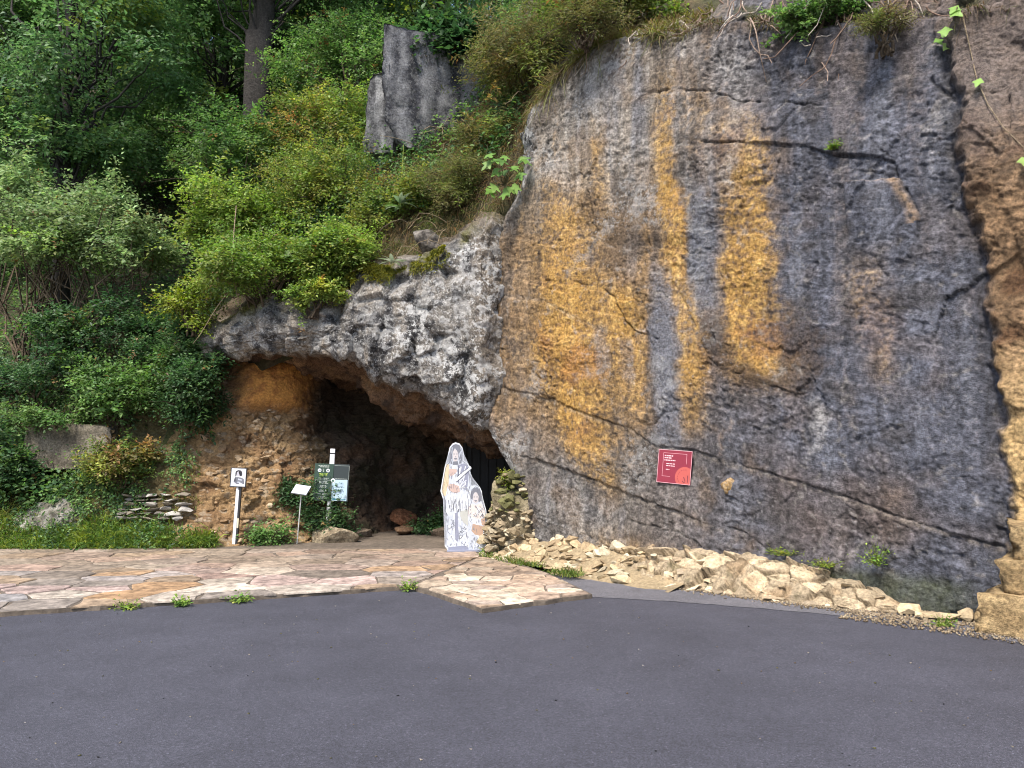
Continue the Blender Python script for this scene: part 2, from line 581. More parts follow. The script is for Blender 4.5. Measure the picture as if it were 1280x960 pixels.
# ------------------------------------------------------------------ the cliff
A0 = np.array([-0.55, 12.2])
TD = np.array([0.73177, -0.68155])      # along the face, towards the road
ND = np.array([-0.68155, -0.73177])     # out of the face
LEAN = 0.05
CRACKS = {   # joints in the face as (run along the cliff, height), depth, width
    'main': ([(-0.09, 2.79), (0.63, 2.57), (1.46, 2.37), (2.2, 2.11), (2.88, 1.9), (3.26, 1.68), (3.96, 1.58), (4.34, 1.47), (4.8, 1.37), (5.27, 1.24), (5.7, 1.12), (6.11, 0.97), (6.34, 0.92), (6.77, 0.79), (7.14, 0.7)], .024, .012),
    'mid': ([(1.23, 4.24), (1.86, 4.1), (2.3, 3.98), (2.55, 3.77), (2.73, 3.38), (2.99, 3.2), (3.27, 3.12)], .05, .015),
    'midup': ([(2.09, 5.44), (2.12, 5.16), (2.21, 4.68), (2.12, 4.34), (2.3, 3.99)], .05, .016),
    'ochre': ([(3.26, 4.14), (3.46, 3.89), (3.73, 3.42), (4.02, 2.76), (4.18, 2.63), (4.6, 2.47), (5.19, 2.24), (5.46, 2.14)], .025, .014),
    'leftv': ([(0.33, 4.14), (0.46, 3.7), (0.5, 3.18), (0.56, 2.73)], .07, .022),
    'upr': ([(3.95, 5.67), (4.88, 5.38), (5.23, 5.25), (5.6, 5.05), (6.0, 4.9), (6.29, 4.75), (6.3, 4.59), (6.52, 4.1)], .045, .014),
    'pale': ([(0.2, 4.16), (1.24, 3.92), (2.1, 3.45), (2.45, 3.29)], .015, .018),
    'j1': ([(2.94, 6.75), (3.95, 6.4), (4.46, 6.07), (4.94, 5.91), (5.33, 5.76), (5.81, 5.54)], .04, .015),
    'j2': ([(3.24, 6.65), (3.1, 6.25), (3.06, 5.67), (3.04, 4.52), (3.13, 4.16)], .03, .013),
    'j3': ([(3.67, 6.51), (3.63, 5.97), (3.59, 5.64)], .025, .012),
    'j4': ([(2.63, 6.79), (2.5, 6.19), (2.49, 5.46)], .03, .014),
    'j5': ([(1.98, 7.63), (1.79, 7.47)], .05, .025),
    'j6': ([(2.86, 7.05), (2.93, 7.34), (3.39, 7.4), (3.8, 7.41), (3.8, 7.64)], .04, .02),
    's1': ([(4.55, 1.96), (4.9, 1.88)], .04, .013),
    'low': ([(0.68, 1.6), (1.64, 1.37), (2.77, 1.06), (3.74, 0.8), (4.23, 0.66)], .025, .013),
    'low2': ([(2.51, 0.78), (3.03, 0.68), (3.63, 0.56), (4.07, 0.38)], .025, .013),
    'l3': ([(3.97, 0.71), (4.49, 0.65), (4.84, 0.45), (5.16, 0.39)], .03, .015),
    'l4': ([(5.04, 1.28), (4.94, 1.11)], .03, .012),
    'h1': ([(-0.03, 3.36), (0.46, 3.22)], .03, .012), 'h2': ([(0.61, 2.98), (1.2, 2.97)], .025, .012),
    'j7': ([(1.69, 4.54), (1.73, 4.16)], .025, .012),
    'r1': ([(5.7, 5.54), (5.96, 5.17), (6.29, 4.79)], .02, .015), 'r2': ([(6.63, 5.65), (6.82, 5.36), (6.87, 5.27)], .05, .03),
}
SEAM = [(6.70, 6.2), (6.85, 5.57), (6.93, 5.32), (6.88, 4.89), (6.94, 4.18), (7.04, 3.49), (7.12, 2.74), (7.16, 2.11), (7.17, 1.48), (7.17, 0.65), (7.12, 0.2)]
TOPL = [(-4, 7.0), (0.4, 7.1), (0.8, 7.3), (1.43, 7.64), (2.35, 7.85), (2.92, 7.65), (3.58, 7.38), (3.95, 7.44), (4.84, 7.05), (5.25, 6.78), (5.82, 6.69), (6.25, 6.5), (6.88, 6.3), (7.6, 6.2), (13, 6.3)]
EDGE = [(-0.4, 1.3), (0.12, 1.07), (0.46, 0.9), (0.81, 0.71), (1.29, 0.56), (1.73, 0.24), (2.05, -0.11), (2.46, -0.36), (2.86, -0.38), (3.8, -0.38), (4.77, -0.36), (5.32, -0.01), (5.83, 0.48), (6.47, 0.63), (7.16, 0.63), (9.5, 0.7)]
STAIN = {    # water streaks as (height, run, half width, strength)
    'O': [
        [(6.41, 1.31, 0.41, 0), (5.73, 1.45, 0.61, 0.45), (4.81, 1.56, 0.71, 0.6), (3.79, 1.79, 0.79, 0.95), (2.95, 1.77, 0.75, 1), (2.24, 1.84, 0.59, 0.9), (1.77, 2.07, 0.5, 0.7), (1.21, 2.37, 0.3, 0.5), (0.89, 2.47, 0.2, 0)],
        [(4.13, 2.64, 0.25, 0), (3.66, 2.69, 0.3, 0.8), (2.97, 2.8, 0.33, 0.7), (2.31, 2.88, 0.32, 0.45), (1.87, 2.88, 0.26, 0)],
        [(6.94, 2.11, 0.12, 0), (6.16, 2.19, 0.15, 0.45), (5.28, 2.27, 0.17, 0.4), (4.65, 2.35, 0.14, 0)],
        [(7.24, 3.33, 0.13, 0.1), (6.66, 3.31, 0.18, 0.45), (5.72, 3.32, 0.19, 0.7), (4.9, 3.38, 0.21, 0.9), (4.11, 3.46, 0.21, 0.95), (3.54, 3.61, 0.24, 0.7), (2.98, 3.85, 0.21, 0.8), (2.47, 3.83, 0.25, 0.6), (1.96, 3.68, 0.26, 0.45), (1.65, 3.62, 0.17, 0)],
        [(6.26, 4.46, 0.27, 0), (5.82, 4.49, 0.35, 0.35), (5.38, 4.54, 0.39, 0.55), (4.64, 4.55, 0.36, 0.8), (4.02, 4.53, 0.36, 1), (3.51, 4.55, 0.36, 1), (3.01, 4.59, 0.43, 0.75), (2.61, 4.66, 0.46, 0.8), (2.31, 4.88, 0.29, 0.3), (2.21, 4.95, 0.1, 0)],
        [(6.66, 3.95, 0.17, 0), (6.1, 3.95, 0.16, 0.35), (5.54, 3.95, 0.14, 0.3), (5.11, 3.93, 0.12, 0)],
        [(3.96, 5.89, 0.19, 0), (3.59, 5.92, 0.22, 0.35), (3.04, 6.0, 0.22, 0.3), (2.41, 6.14, 0.19, 0.25), (1.98, 6.21, 0.16, 0)],
        [(3.95, 0.57, 0.35, 0.1), (3.3, 0.6, 0.42, 0.25), (2.65, 0.8, 0.4, 0.2), (2.15, 0.99, 0.33, 0.1)],
        [(0.75, 1.96, 0.43, 0), (0.36, 2.65, 0.79, 0.4), (0.19, 3.04, 0.75, 0.5), (0.05, 3.16, 0.49, 0.5)],
    ],
    'G': [
        [(4.5, 3.17, 0.1, 0), (4.14, 3.26, 0.16, 0.5), (3.36, 3.34, 0.25, 0.85), (2.81, 3.43, 0.22, 0.9), (2.28, 3.4, 0.27, 0.9), (1.76, 3.38, 0.3, 0.7), (1.34, 3.45, 0.24, 0)],
        [(3.53, 2.35, 0.08, 0), (3.36, 2.36, 0.15, 0.55), (2.9, 2.39, 0.15, 0.6), (2.44, 2.42, 0.17, 0.2)],
        [(3.29, 2.78, 0.11, 0), (3.14, 2.8, 0.15, 0.55), (2.64, 2.84, 0.16, 0.6), (2.31, 2.88, 0.16, 0.1)],
        [(5.46, 3.84, 0.14, 0), (4.8, 3.81, 0.21, 0.8), (4.04, 3.86, 0.26, 0.9), (3.49, 3.96, 0.23, 0.5), (3.17, 4.02, 0.09, 0)],
        [(4.68, 2.21, 0.07, 0), (4.45, 2.17, 0.09, 0.6), (4.08, 2.22, 0.09, 0)],
    ],
    'D': [
        [(3.57, 4.18, 0.11, 0), (3.16, 4.11, 0.24, 0.8), (2.74, 4.24, 0.33, 0.8), (2.41, 4.8, 0.3, 0.9), (2.3, 4.9, 0.2, 0)],
        [(3.71, 5.21, 0.28, 0), (3.13, 5.2, 0.33, 0.7), (2.66, 5.15, 0.38, 0.8), (2.3, 5.05, 0.3, 0.6), (2.1, 5.0, 0.2, 0)],
        [(5.07, 2.63, 0.28, 0.3), (4.7, 2.7, 0.38, 0.55), (4.25, 2.64, 0.38, 0.5), (4.03, 2.58, 0.28, 0)],
        [(7.22, 1.28, 0.33, 0.6), (6.89, 1.04, 0.26, 0.7), (6.4, 0.89, 0.14, 0.2)],
        [(5.93, 5.98, 1.05, 0.15), (5.45, 5.97, 0.78, 0.3), (5.26, 5.96, 0.78, 0)],
        [(0.65, 3.03, 0.5, 0), (0.5, 3.03, 0.87, 0.5), (0.29, 3.04, 0.87, 0.3)],
        [(5.46, 7.04, 0.12, 0.5), (4.77, 7.0, 0.12, 0.5), (3.74, 7.03, 0.12, 0.5), (3.07, 7.07, 0.1, 0.4), (2.34, 7.12, 0.06, 0.2), (1.33, 7.15, 0.05, 0.1), (0.58, 7.14, 0.04, 0.0)],
    ],
    'W': [
        [(7.74, 2.03, 0.18, 0), (7.33, 2.08, 0.2, 0.8), (6.93, 2.14, 0.15, 0.8), (6.41, 2.18, 0.09, 0.5), (6.03, 2.22, 0.07, 0)],
        [(7.07, 4.35, 0.16, 0.2), (6.63, 4.35, 0.18, 0.6), (6.15, 4.46, 0.18, 0.4), (5.61, 4.46, 0.15, 0.3), (5.17, 4.32, 0.15, 0.55), (4.79, 4.35, 0.13, 0.3), (4.58, 4.35, 0.09, 0)],
        [(2.28, 5.3, 0.11, 0.2), (2.01, 5.37, 0.13, 0.6), (1.65, 5.34, 0.09, 0.5), (1.29, 5.28, 0.05, 0)],
        [(2.5, 3.25, 0.12, 0), (2.28, 3.33, 0.12, 0.6), (2.07, 3.31, 0.1, 0.2)],
        [(6.46, 1.14, 0.34, 0), (6.02, 1.32, 0.41, 0.5), (5.53, 1.74, 0.31, 0.4), (5.27, 1.75, 0.16, 0)],
        [(5.64, 6.79, 0.15, 0.1), (5.05, 6.65, 0.17, 0.4), (4.44, 6.6, 0.15, 0.2)],
        [(1.19, 1.65, 0.9, 0.15), (0.75, 1.96, 0.86, 0.3), (0.42, 1.97, 0.86, 0.3), (0.1, 2.12, 0.7, 0.1)],
        [(2.69, 6.83, 0.09, 0), (2.12, 6.81, 0.1, 0.3), (1.64, 6.76, 0.09, 0)],
    ],
}


def top_z(s): return np.interp(s, [p[0] for p in TOPL], [p[1] for p in TOPL])
def edge_s(z): return np.interp(z, [p[0] for p in EDGE], [p[1] for p in EDGE])
def cliff_xy(s, z, out=0.0):
    """a point on the undisplaced main face"""
    p = A0 + TD * s - ND * LEAN * z + ND * out
    return (float(p[0]), float(p[1]), float(z))


def build_cliff():
    s1 = np.concatenate([np.linspace(-4.2, -0.6, 60, endpoint=False), np.linspace(-0.6, 7.9, 560, endpoint=False), np.linspace(7.9, 13.5, 90)])
    z1 = np.concatenate([np.linspace(-0.4, 8.0, 540, endpoint=False), np.linspace(8.0, 10.2, 40)])
    S, Z = np.meshgrid(s1, z1, indexing='ij')
    ni, nj = S.shape
    s, z = S.ravel(), Z.ravel()
    P = np.stack([s, np.zeros_like(s), z], 1)
    # warped coordinates so that streak edges and joints wander
    wa = fbm(P, 1.3, 4, 21)
    wb = fbm(P, 6.0, 3, 31)
    sw = s + 0.05 * wa + 0.03 * wb
    zw = z + 0.05 * fbm(P, 1.5, 4, 41) + 0.018 * fbm(P, 7.0, 3, 45)
    d = 0.16 * fbm(P, 0.45, 3, 1) + 0.09 * fbm(P, 1.1, 4, 5)
    # blocky facets
    f1, f2, idn, off = worley(P * [1, 0, 1] + 0.12 * np.stack([wa, 0 * wa, wb], 1), 1.1, 3, None, True)
    d += 0.055 * ((RND3[idn] - 0.5) * off).sum(1)
    f1b, f2b, idb, offb = worley(P + 0.03 * np.stack([wb, 0 * wa, wa], 1), 5.5, 6, (1, 1, 1.3), True)
    Pr = np.stack([s * 0.93 - z * 0.35 + 0.02 * wb, 0 * s, s * 0.35 + z * 0.93 + 0.02 * wa], 1)
    rough = 0.12 + 0.75 * sstep(fbm(P, 1.1, 4, 51) + 0.08 * (s - 3.5) / 3.5, -0.15, 0.20)
    d += rough * (0.050 * ((RND3[idb] - 0.5) * offb).sum(1))
    f1c, f2c, idc, offc = worley(Pr, 15.0, 16, (0.8, 1, 1.5), True)
    d += rough * (0.036 * ((RND3[idc] - 0.5) * offc).sum(1))
    # pitted, foliated skin dipping to the right
    Pd = np.stack([s * 0.93 - z * 0.35, P[:, 1], s * 0.35 + z * 0.93], 1)
    d += rough * 0.020 * fbm(Pd, 9, 4, 61, ridged=True, stretch=(0.7, 1, 1.5))
    pit = fbm(P, 16, 3, 71)
    d -= rough * 0.014 * sstep(pit, 0.12, 0.45)
    # thin broken ledges along the bedding, which dips to the right
    for fq, am, sd_ in ((1.35, 0.050, 63), (3.1, 0.026, 67)):
        tt = (z + 0.26 * s) * fq + 0.35 * fbm(P, 0.9, 4, sd_) + 0.05 * wb
        saw = tt - np.floor(tt)
        d += am * (saw - 0.5) * sstep(fbm(P, 0.8, 3, sd_ + 40), -0.10, 0.18)
    # vertical flutes
    d += 0.022 * fbm(P, 2.6, 3, 81, stretch=(1, 1, 0.16))
    crackm = np.zeros_like(s)
    blot0 = fbm(P, 1.9, 3, 79)
    jag = 0.022 * (RND3[idb][:, 0] - 0.5) + 0.016 * (RND3[idc][:, 1] - 0.5)
    brk = 0.10 + 0.90 * sstep(fbm(P, 2.0, 3, 77), -0.18, 0.12)
    for k, (pts, dep, wid) in CRACKS.items():
        q = seg_dist(sw, zw + jag, pts)
        w = wid * (0.35 + 0.75 * np.clip(wb + 0.5 + blot0, 0, 1.4))
        g = np.exp(-(q / w) ** 2) * brk
        d -= dep * g
        crackm = np.maximum(crackm, g if k != 'pale' else 0.3 * g)
    palem = np.exp(-(seg_dist(sw, zw + 0.035, CRACKS['main'][0]) / 0.03) ** 2) + np.exp(-(seg_dist(sw, zw, CRACKS['pale'][0]) / 0.03) ** 2) + 0.8 * np.exp(-(seg_dist(sw, zw + .03, CRACKS['low'][0]) / 0.03) ** 2)
    # the slab above the long joint overhangs the one below
    mp = CRACKS['main'][0]
    zc = np.interp(s, [p[0] for p in mp], [p[1] for p in mp])
    inr = sstep(s, 0.0, 0.6) * (1 - sstep(s, 6.9, 7.2))
    d -= 0.024 * (1 - sstep(zw - zc, -0.012, 0.012)) * inr * (1 - sstep(zc - zw, 0.4, 1.2))
    lp = CRACKS['low'][0]
    zl = np.interp(s, [p[0] for p in lp], [p[1] for p in lp])
    d -= 0.04 * (1 - sstep(zw - zl, -0.015, 0.015)) * sstep(s, 0.7, 1.2) * (1 - sstep(s, 3.6, 4.2)) * (1 - sstep(zl - zw, 0.2, 0.7))
    up = CRACKS['upr'][0]
    zu = np.interp(s, [p[0] for p in up], [p[1] for p in up])
    d += 0.04 * sstep(zw - zu, -0.012, 0.012) * (1 - sstep(zw - zu, 0.3, 0.9)) * sstep(s, 3.9, 4.3) * (1 - sstep(s, 6.2, 6.3))
    # raised flake with a fresh broken edge
    blk = (zw < 4.66 - (sw - 5.78) * 0.19) & (sw < 6.51 - np.maximum(0, zw - 4.12) * 0.43) & (sw > 5.75)
    fl = blk * np.clip((zw - 3.7) / 0.8, 0, 1)
    d += 0.075 * fl
    # tan pillar right of the deep seam
    seam = np.interp(z, [p[1] for p in SEAM[::-1]], [p[0] for p in SEAM[::-1]])
    col_m = sstep(sw + 0.14 * wa + 0.05 * wb - seam, -0.02, 0.10)
    d += 0.13 * col_m * (1 - sstep(z, 5.0, 6.2) * 0.6)
    d -= 0.055 * np.exp(-((sw + 0.14 * wa + 0.05 * wb - seam + 0.02) / 0.045) ** 2) * (0.3 + 0.7 * sstep(blot0, -0.2, 0.1))
    cw1, cw2, cid, coff = worley(P, 2.2, 8, (1, 1, 0.7), True)
    d += col_m * (0.26 * ((RND3[cid] - 0.5) * coff).sum(1))
    # top ledge
    tz = top_z(s) + 0.10 * fbm(P, 2.2, 3, 91)
    over = np.maximum(0, z - tz)
    d -= 0.10 * np.exp(-((z - tz) / 0.05) ** 2)
    left = 1 - sstep(s, 3.2, 4.6)
    d -= over * (0.35 + 1.0 * left) + 0.12 * sstep(over, 0.0, 0.05)
    d += 0.05 * fbm(P, 3, 4, 95) * sstep(over, 0, 0.2)
    # undercut foot at the cave side
    es = edge_s(z) + 0.10 * fbm(P, 1.6, 3, 101) + 0.03 * wb
    k = np.maximum(0, es - s)
    rnd = np.exp(-np.maximum(0, s - es) / 0.16)
    d -= 0.14 * rnd
    sf = np.maximum(s, es)
    X = A0[0] + TD[0] * sf - ND[0] * LEAN * z + ND[0] * d
    Y = A0[1] + TD[1] * sf - ND[1] * LEAN * z + ND[1] * d
    hi = sstep(z, 3.2, 5.0)
    kx = -0.10 + 0.35 * (1 - hi)
    X = X + k * kx + 0.08 * fbm(P, 2.4, 3, 111) * np.minimum(1, k * 4)
    Y = Y + k * 0.98
    V = np.stack([X, Y, z], 1)
    # ---- rock colour
    big = fbm(P, 0.55, 4, 121)
    blot = fbm(P, 1.7, 4, 127)
    def streaks(name):
        m = np.zeros_like(s)
        for L in STAIN[name]:
            L = L[::-1]
            zz = [q[0] for q in L]
            for a in range(1, len(zz)): zz[a] = max(zz[a], zz[a - 1] + 1e-3)
            c = np.interp(z, zz, [q[1] for q in L])
            w = np.interp(z, zz, [q[2] for q in L])
            st = np.interp(z, zz, [q[3] for q in L], left=0, right=0)
            e = np.abs(s + 0.20 * wa + 0.07 * wb + 0.22 * big - c) / np.maximum(w, 0.03)
            m = np.maximum(m, st * (1 - sstep(e + 0.5 * blot + 0.35 * wb, 0.25, 1.55)))
        return m
    vs_ = fbm(P, 3.0, 4, 131, stretch=(1, 1, 0.12))
    grain = fbm(P, 13, 4, 141)
    upl = (1 - sstep(s, 2.4, 5.2))
    fs = fbm(P, 9.0, 3, 135, stretch=(1, 1, 0.07))
    c = np.tile(np.array([0.092, 0.095, 0.117]), (len(s), 1))
    c = mixc(c, (0.170, 0.132, 0.098), upl * 0.9)
    c = mixc(c, (0.27, 0.235, 0.195), upl * sstep(z, 4.4, 6.2) * 0.85)
    c = mixc(c, (0.34, 0.31, 0.27), upl * sstep(z, 4.2, 5.6) * sstep(fs + 0.6 * vs_, 0.15, 0.45) * 0.6)
    c = mixc(c, (0.14, 0.132, 0.125), (1 - sstep(z, 1.2, 1.9)) * (1 - sstep(s, 2.2, 3.6)) * 0.9)
    seep = fbm(P, 1.5, 4, 133, stretch=(1, 1, 0.07))
    c = mixc(c, (0.030, 0.029, 0.033), sstep(seep + 0.25 * fs, 0.14, 0.42) * 0.75 * sstep(s, 1.8, 3.6))
    c = mixc(c, (0.24, 0.235, 0.24), sstep(-seep + 0.35 * fs, 0.22, 0.5) * 0.55)
    warm = (1 - sstep(s + 0.6 * big, 2.8, 3.6)) * sstep(z, 1.5, 2.4) * (1 - sstep(z, 4.6, 6.0))
    c = mixc(c, (0.225, 0.142, 0.068), warm * 0.75 * (0.6 + 0.4 * sstep(blot, -0.3, 0.2)))
    c = mixc(c, (0.145, 0.15, 0.175), sstep(vs_, 0.05, 0.4) * 0.6 * (1 - 0.7 * warm))
    c = mixc(c, (0.055, 0.052, 0.056), sstep(-vs_, 0.05, 0.4) * 0.5)
    c = mixc(c, (0.13, 0.085, 0.055), sstep(big, 0.05, 0.4) * 0.55)
    vo_ = fbm(P, 2.2, 4, 129, stretch=(1, 1, 0.10))
    c = mixc(c, (0.26, 0.155, 0.06), sstep(vo_ + 0.3 * grain, 0.12, 0.4) * 0.55 * (1 - 0.75 * sstep(s, 4.2, 5.4)) * sstep(z, 1.2, 2.0))
    c = mixc(c, (0.15, 0.10, 0.06), sstep(blot, 0.05, 0.3) * 0.5 * (1 - 0.6 * sstep(s, 4.5, 5.5)))
    c = mixc(c, (0.065, 0.055, 0.05), sstep(-blot, 0.1, 0.35) * 0.55)
    c = c * (1 + 1.3 * np.clip(grain + 0.4 * fs, -0.5, 0.65))[:, None]
    fine = fbm(P, 34, 2, 147)
    crust = 0.55 * grain + 0.30 * fs + 0.35 * fine + 0.30 * blot
    o = streaks('O')
    o = 0.45 * sstep(o + 1.2 * crust, 0.15, 0.85) * np.clip(o * 2.0, 0, 1) + 0.50 * np.clip(o * (0.95 + 1.0 * grain + 0.8 * vs_ + 0.7 * blot), 0, 1)
    oc = np.tile(np.array([0.40, 0.225, 0.058]), (len(s), 1))
    oc = mixc(oc, (0.52, 0.34, 0.115), sstep(grain + 0.5 * fs, 0.0, 0.45) * 0.8)
    oc = mixc(oc, (0.17, 0.09, 0.04), sstep(-grain - 0.4 * blot, 0.0, 0.4) * 0.75)
    oc = mixc(oc, (0.30, 0.12, 0.035), sstep(fbm(P, 1.2, 3, 137), 0.1, 0.4) * 0.5)
    c = c * (1 - o[:, None]) + oc * o[:, None]
    g = streaks('G')
    c = mixc(c, (0.135, 0.14, 0.165), 0.9 * sstep(g + 1.0 * crust, 0.1, 1.0) * np.clip(g * 1.6, 0, 1))
    dk = streaks('D')
    c = mixc(c, (0.060, 0.042, 0.032), sstep(dk + 1.0 * crust, 0.1, 1.0) * np.clip(dk * 2, 0, 1) * 0.85)
    wt = streaks('W')
    c = mixc(c, (0.36, 0.34, 0.325), sstep(wt + 1.1 * crust, 0.1, 0.9) * np.clip(wt * 2.2, 0, 1) * 0.85)
    # small calcite veins and lichen flecks
    vein = fbm(P, 2.1, 4, 151, ridged=True)
    c = mixc(c, (0.32, 0.29, 0.26), sstep(vein, 0.80, 0.93) * 0.45)
    fleck = sstep(fbm(P, 22, 2, 161), 0.32, 0.5)
    c = mixc(c, (0.34, 0.32, 0.31), fleck * 0.35 * (0.3 + sstep(big, -0.3, 0.2)))
    # pillar on the right
    tan = np.tile(np.array([0.24, 0.15, 0.082]), (len(s), 1)) * (1 + 1.2 * np.clip(grain + blot, -0.45, 0.5))[:, None]
    tan = mixc(tan, (0.50, 0.34, 0.155), (1 - sstep(z, 1.6, 3.0)) * 0.9)
    tan = mixc(tan, (0.13, 0.07, 0.035), sstep(fbm(P, 3.2, 4, 171), 0.0, 0.35) * sstep(z, 1.8, 2.8))
    tan = mixc(tan, (0.15, 0.125, 0.115), sstep(z + 0.6 * big + 0.4 * blot, 4.0, 5.2) * 0.85)
    c = c * (1 - col_m[:, None]) + tan * col_m[:, None]
    # fresh edge of the flake
    fe = blk * np.clip(1 - np.abs(sw - (6.51 - np.maximum(0, zw - 4.12) * 0.43) + 0.06) / 0.09, 0, 1) * (zw > 4.05)
    fe = np.maximum(fe, blk * 0.45 * np.clip(1 - np.abs(zw - (4.66 - (sw - 5.78) * 0.19)) / 0.03, 0, 1))
    c = mixc(c, (0.36, 0.24, 0.14), np.clip(fe * (0.9 + 1.8 * grain + 1.0 * blot), 0, 1) * 0.8)
    c = mixc(c, (0.30, 0.25, 0.20), np.clip(palem, 0, 1) * 0.5 * sstep(grain, -0.2, 0.2))
    c = mixc(c, (0.03, 0.026, 0.024), sstep(crackm, 0.5, 0.95) * 0.4)
    # cave-side turn: black and white lichen streaks
    side = sstep(es - s + 0.30 + 0.30 * blot + 0.15 * wb, 0.0, 0.30) * sstep(z, 1.0, 1.8)
    lich = fbm(P, 9, 4, 181, stretch=(1, 1, 0.45))
    sc = np.tile(np.array([0.05, 0.05, 0.052]), (len(s), 1))
    sc = mixc(sc, (0.17, 0.165, 0.16), sstep(lich, -0.1, 0.2))
    c = c * (1 - side[:, None]) + sc * side[:, None]
    # soil and dead turf above the rim on the cave side
    soil = sstep(over, 0.02, 0.2) * left
    c = mixc(c, (0.09, 0.07, 0.045), soil)
    moss = sstep(over, 0.0, 0.1) * (1 - left) * sstep(fbm(P, 2.5, 3, 191), 0.05, 0.3)
    c = mixc(c, (0.055, 0.055, 0.02), moss * 0.8)
    # damp green line along the foot
    c = mixc(c, (0.07, 0.08, 0.035), (1 - sstep(z, 0.25, 0.42)) * sstep(s, 4.3, 5.2) * (1 - sstep(s, 6.6, 7.1)) * 0.6)
    deep = sstep(k, 0.25, 0.9) * (1 - sstep(z, 2.6, 3.4))
    c = mixc(c, (0.13, 0.085, 0.05), deep)
    al = np.clip(side * (1 - sstep(k, 0.3, 1.0) * (z < 2.4)) + 0.5 * upl * sstep(fbm(P, 0.9, 3, 197), 0.05, 0.3) * (1 - o), 0, 1)
    return fast_mesh('cliff', V, grid_faces(ni, nj)[:, ::-1], c * 1.0, True, al), V.reshape(ni, nj, 3), s1, z1


cliff_me, cliff_V, cliff_s, cliff_z = build_cliff()
cliff = tag(obj('cliff', cliff_me, M['cliff']), kind='structure')


def cliff_pt(s, z, out=0.0):
    """point on the built (displaced) face and its outward normal"""
    i = int(np.clip(np.searchsorted(cliff_s, s), 4, len(cliff_s) - 5)); j = int(np.clip(np.searchsorted(cliff_z, z), 4, len(cliff_z) - 5))
    p = cliff_V[i, j]
    a = cliff_V[i + 4, j] - cliff_V[i - 4, j]; b = cliff_V[i, j + 4] - cliff_V[i, j - 4]
    n = np.cross(a, b); n /= np.linalg.norm(n) + 1e-9
    if n @ np.array([ND[0], ND[1], 0]) < 0: n = -n
    return p + n * out, n


# ------------------------------------------------------------------ rock arch over the cave mouth
AX = [-7.2, -6.2, -5.24, -4.69, -3.97, -3.23, -2.67, -2.25, -1.7, -1.17, -0.77, -0.5, -0.2, 0.4]
ALIPZ = [2.9, 3.2, 3.34, 3.29, 3.26, 3.28, 3.13, 2.85, 2.58, 2.38, 2.18, 1.98, 1.95, 1.95]
ALIPY = [14.4, 13.9, 13.25, 13.0, 12.9, 12.7, 12.6, 12.5, 12.38, 12.22, 12.06, 11.98, 12.2, 12.9]
ATX = [-7.2, -6.2, -5.26, -4.27, -3.26, -2.83, -2.48, -2.14, -1.33, -0.79, -0.27, 0.4]
ATZ = [3.3, 3.6, 3.88, 4.21, 4.26, 4.52, 4.74, 4.67, 4.85, 5.09, 5.5, 5.6]


def arch_top(x): return np.interp(x, ATX, ATZ)
def arch_y(x): return np.interp(x, AX, ALIPY)


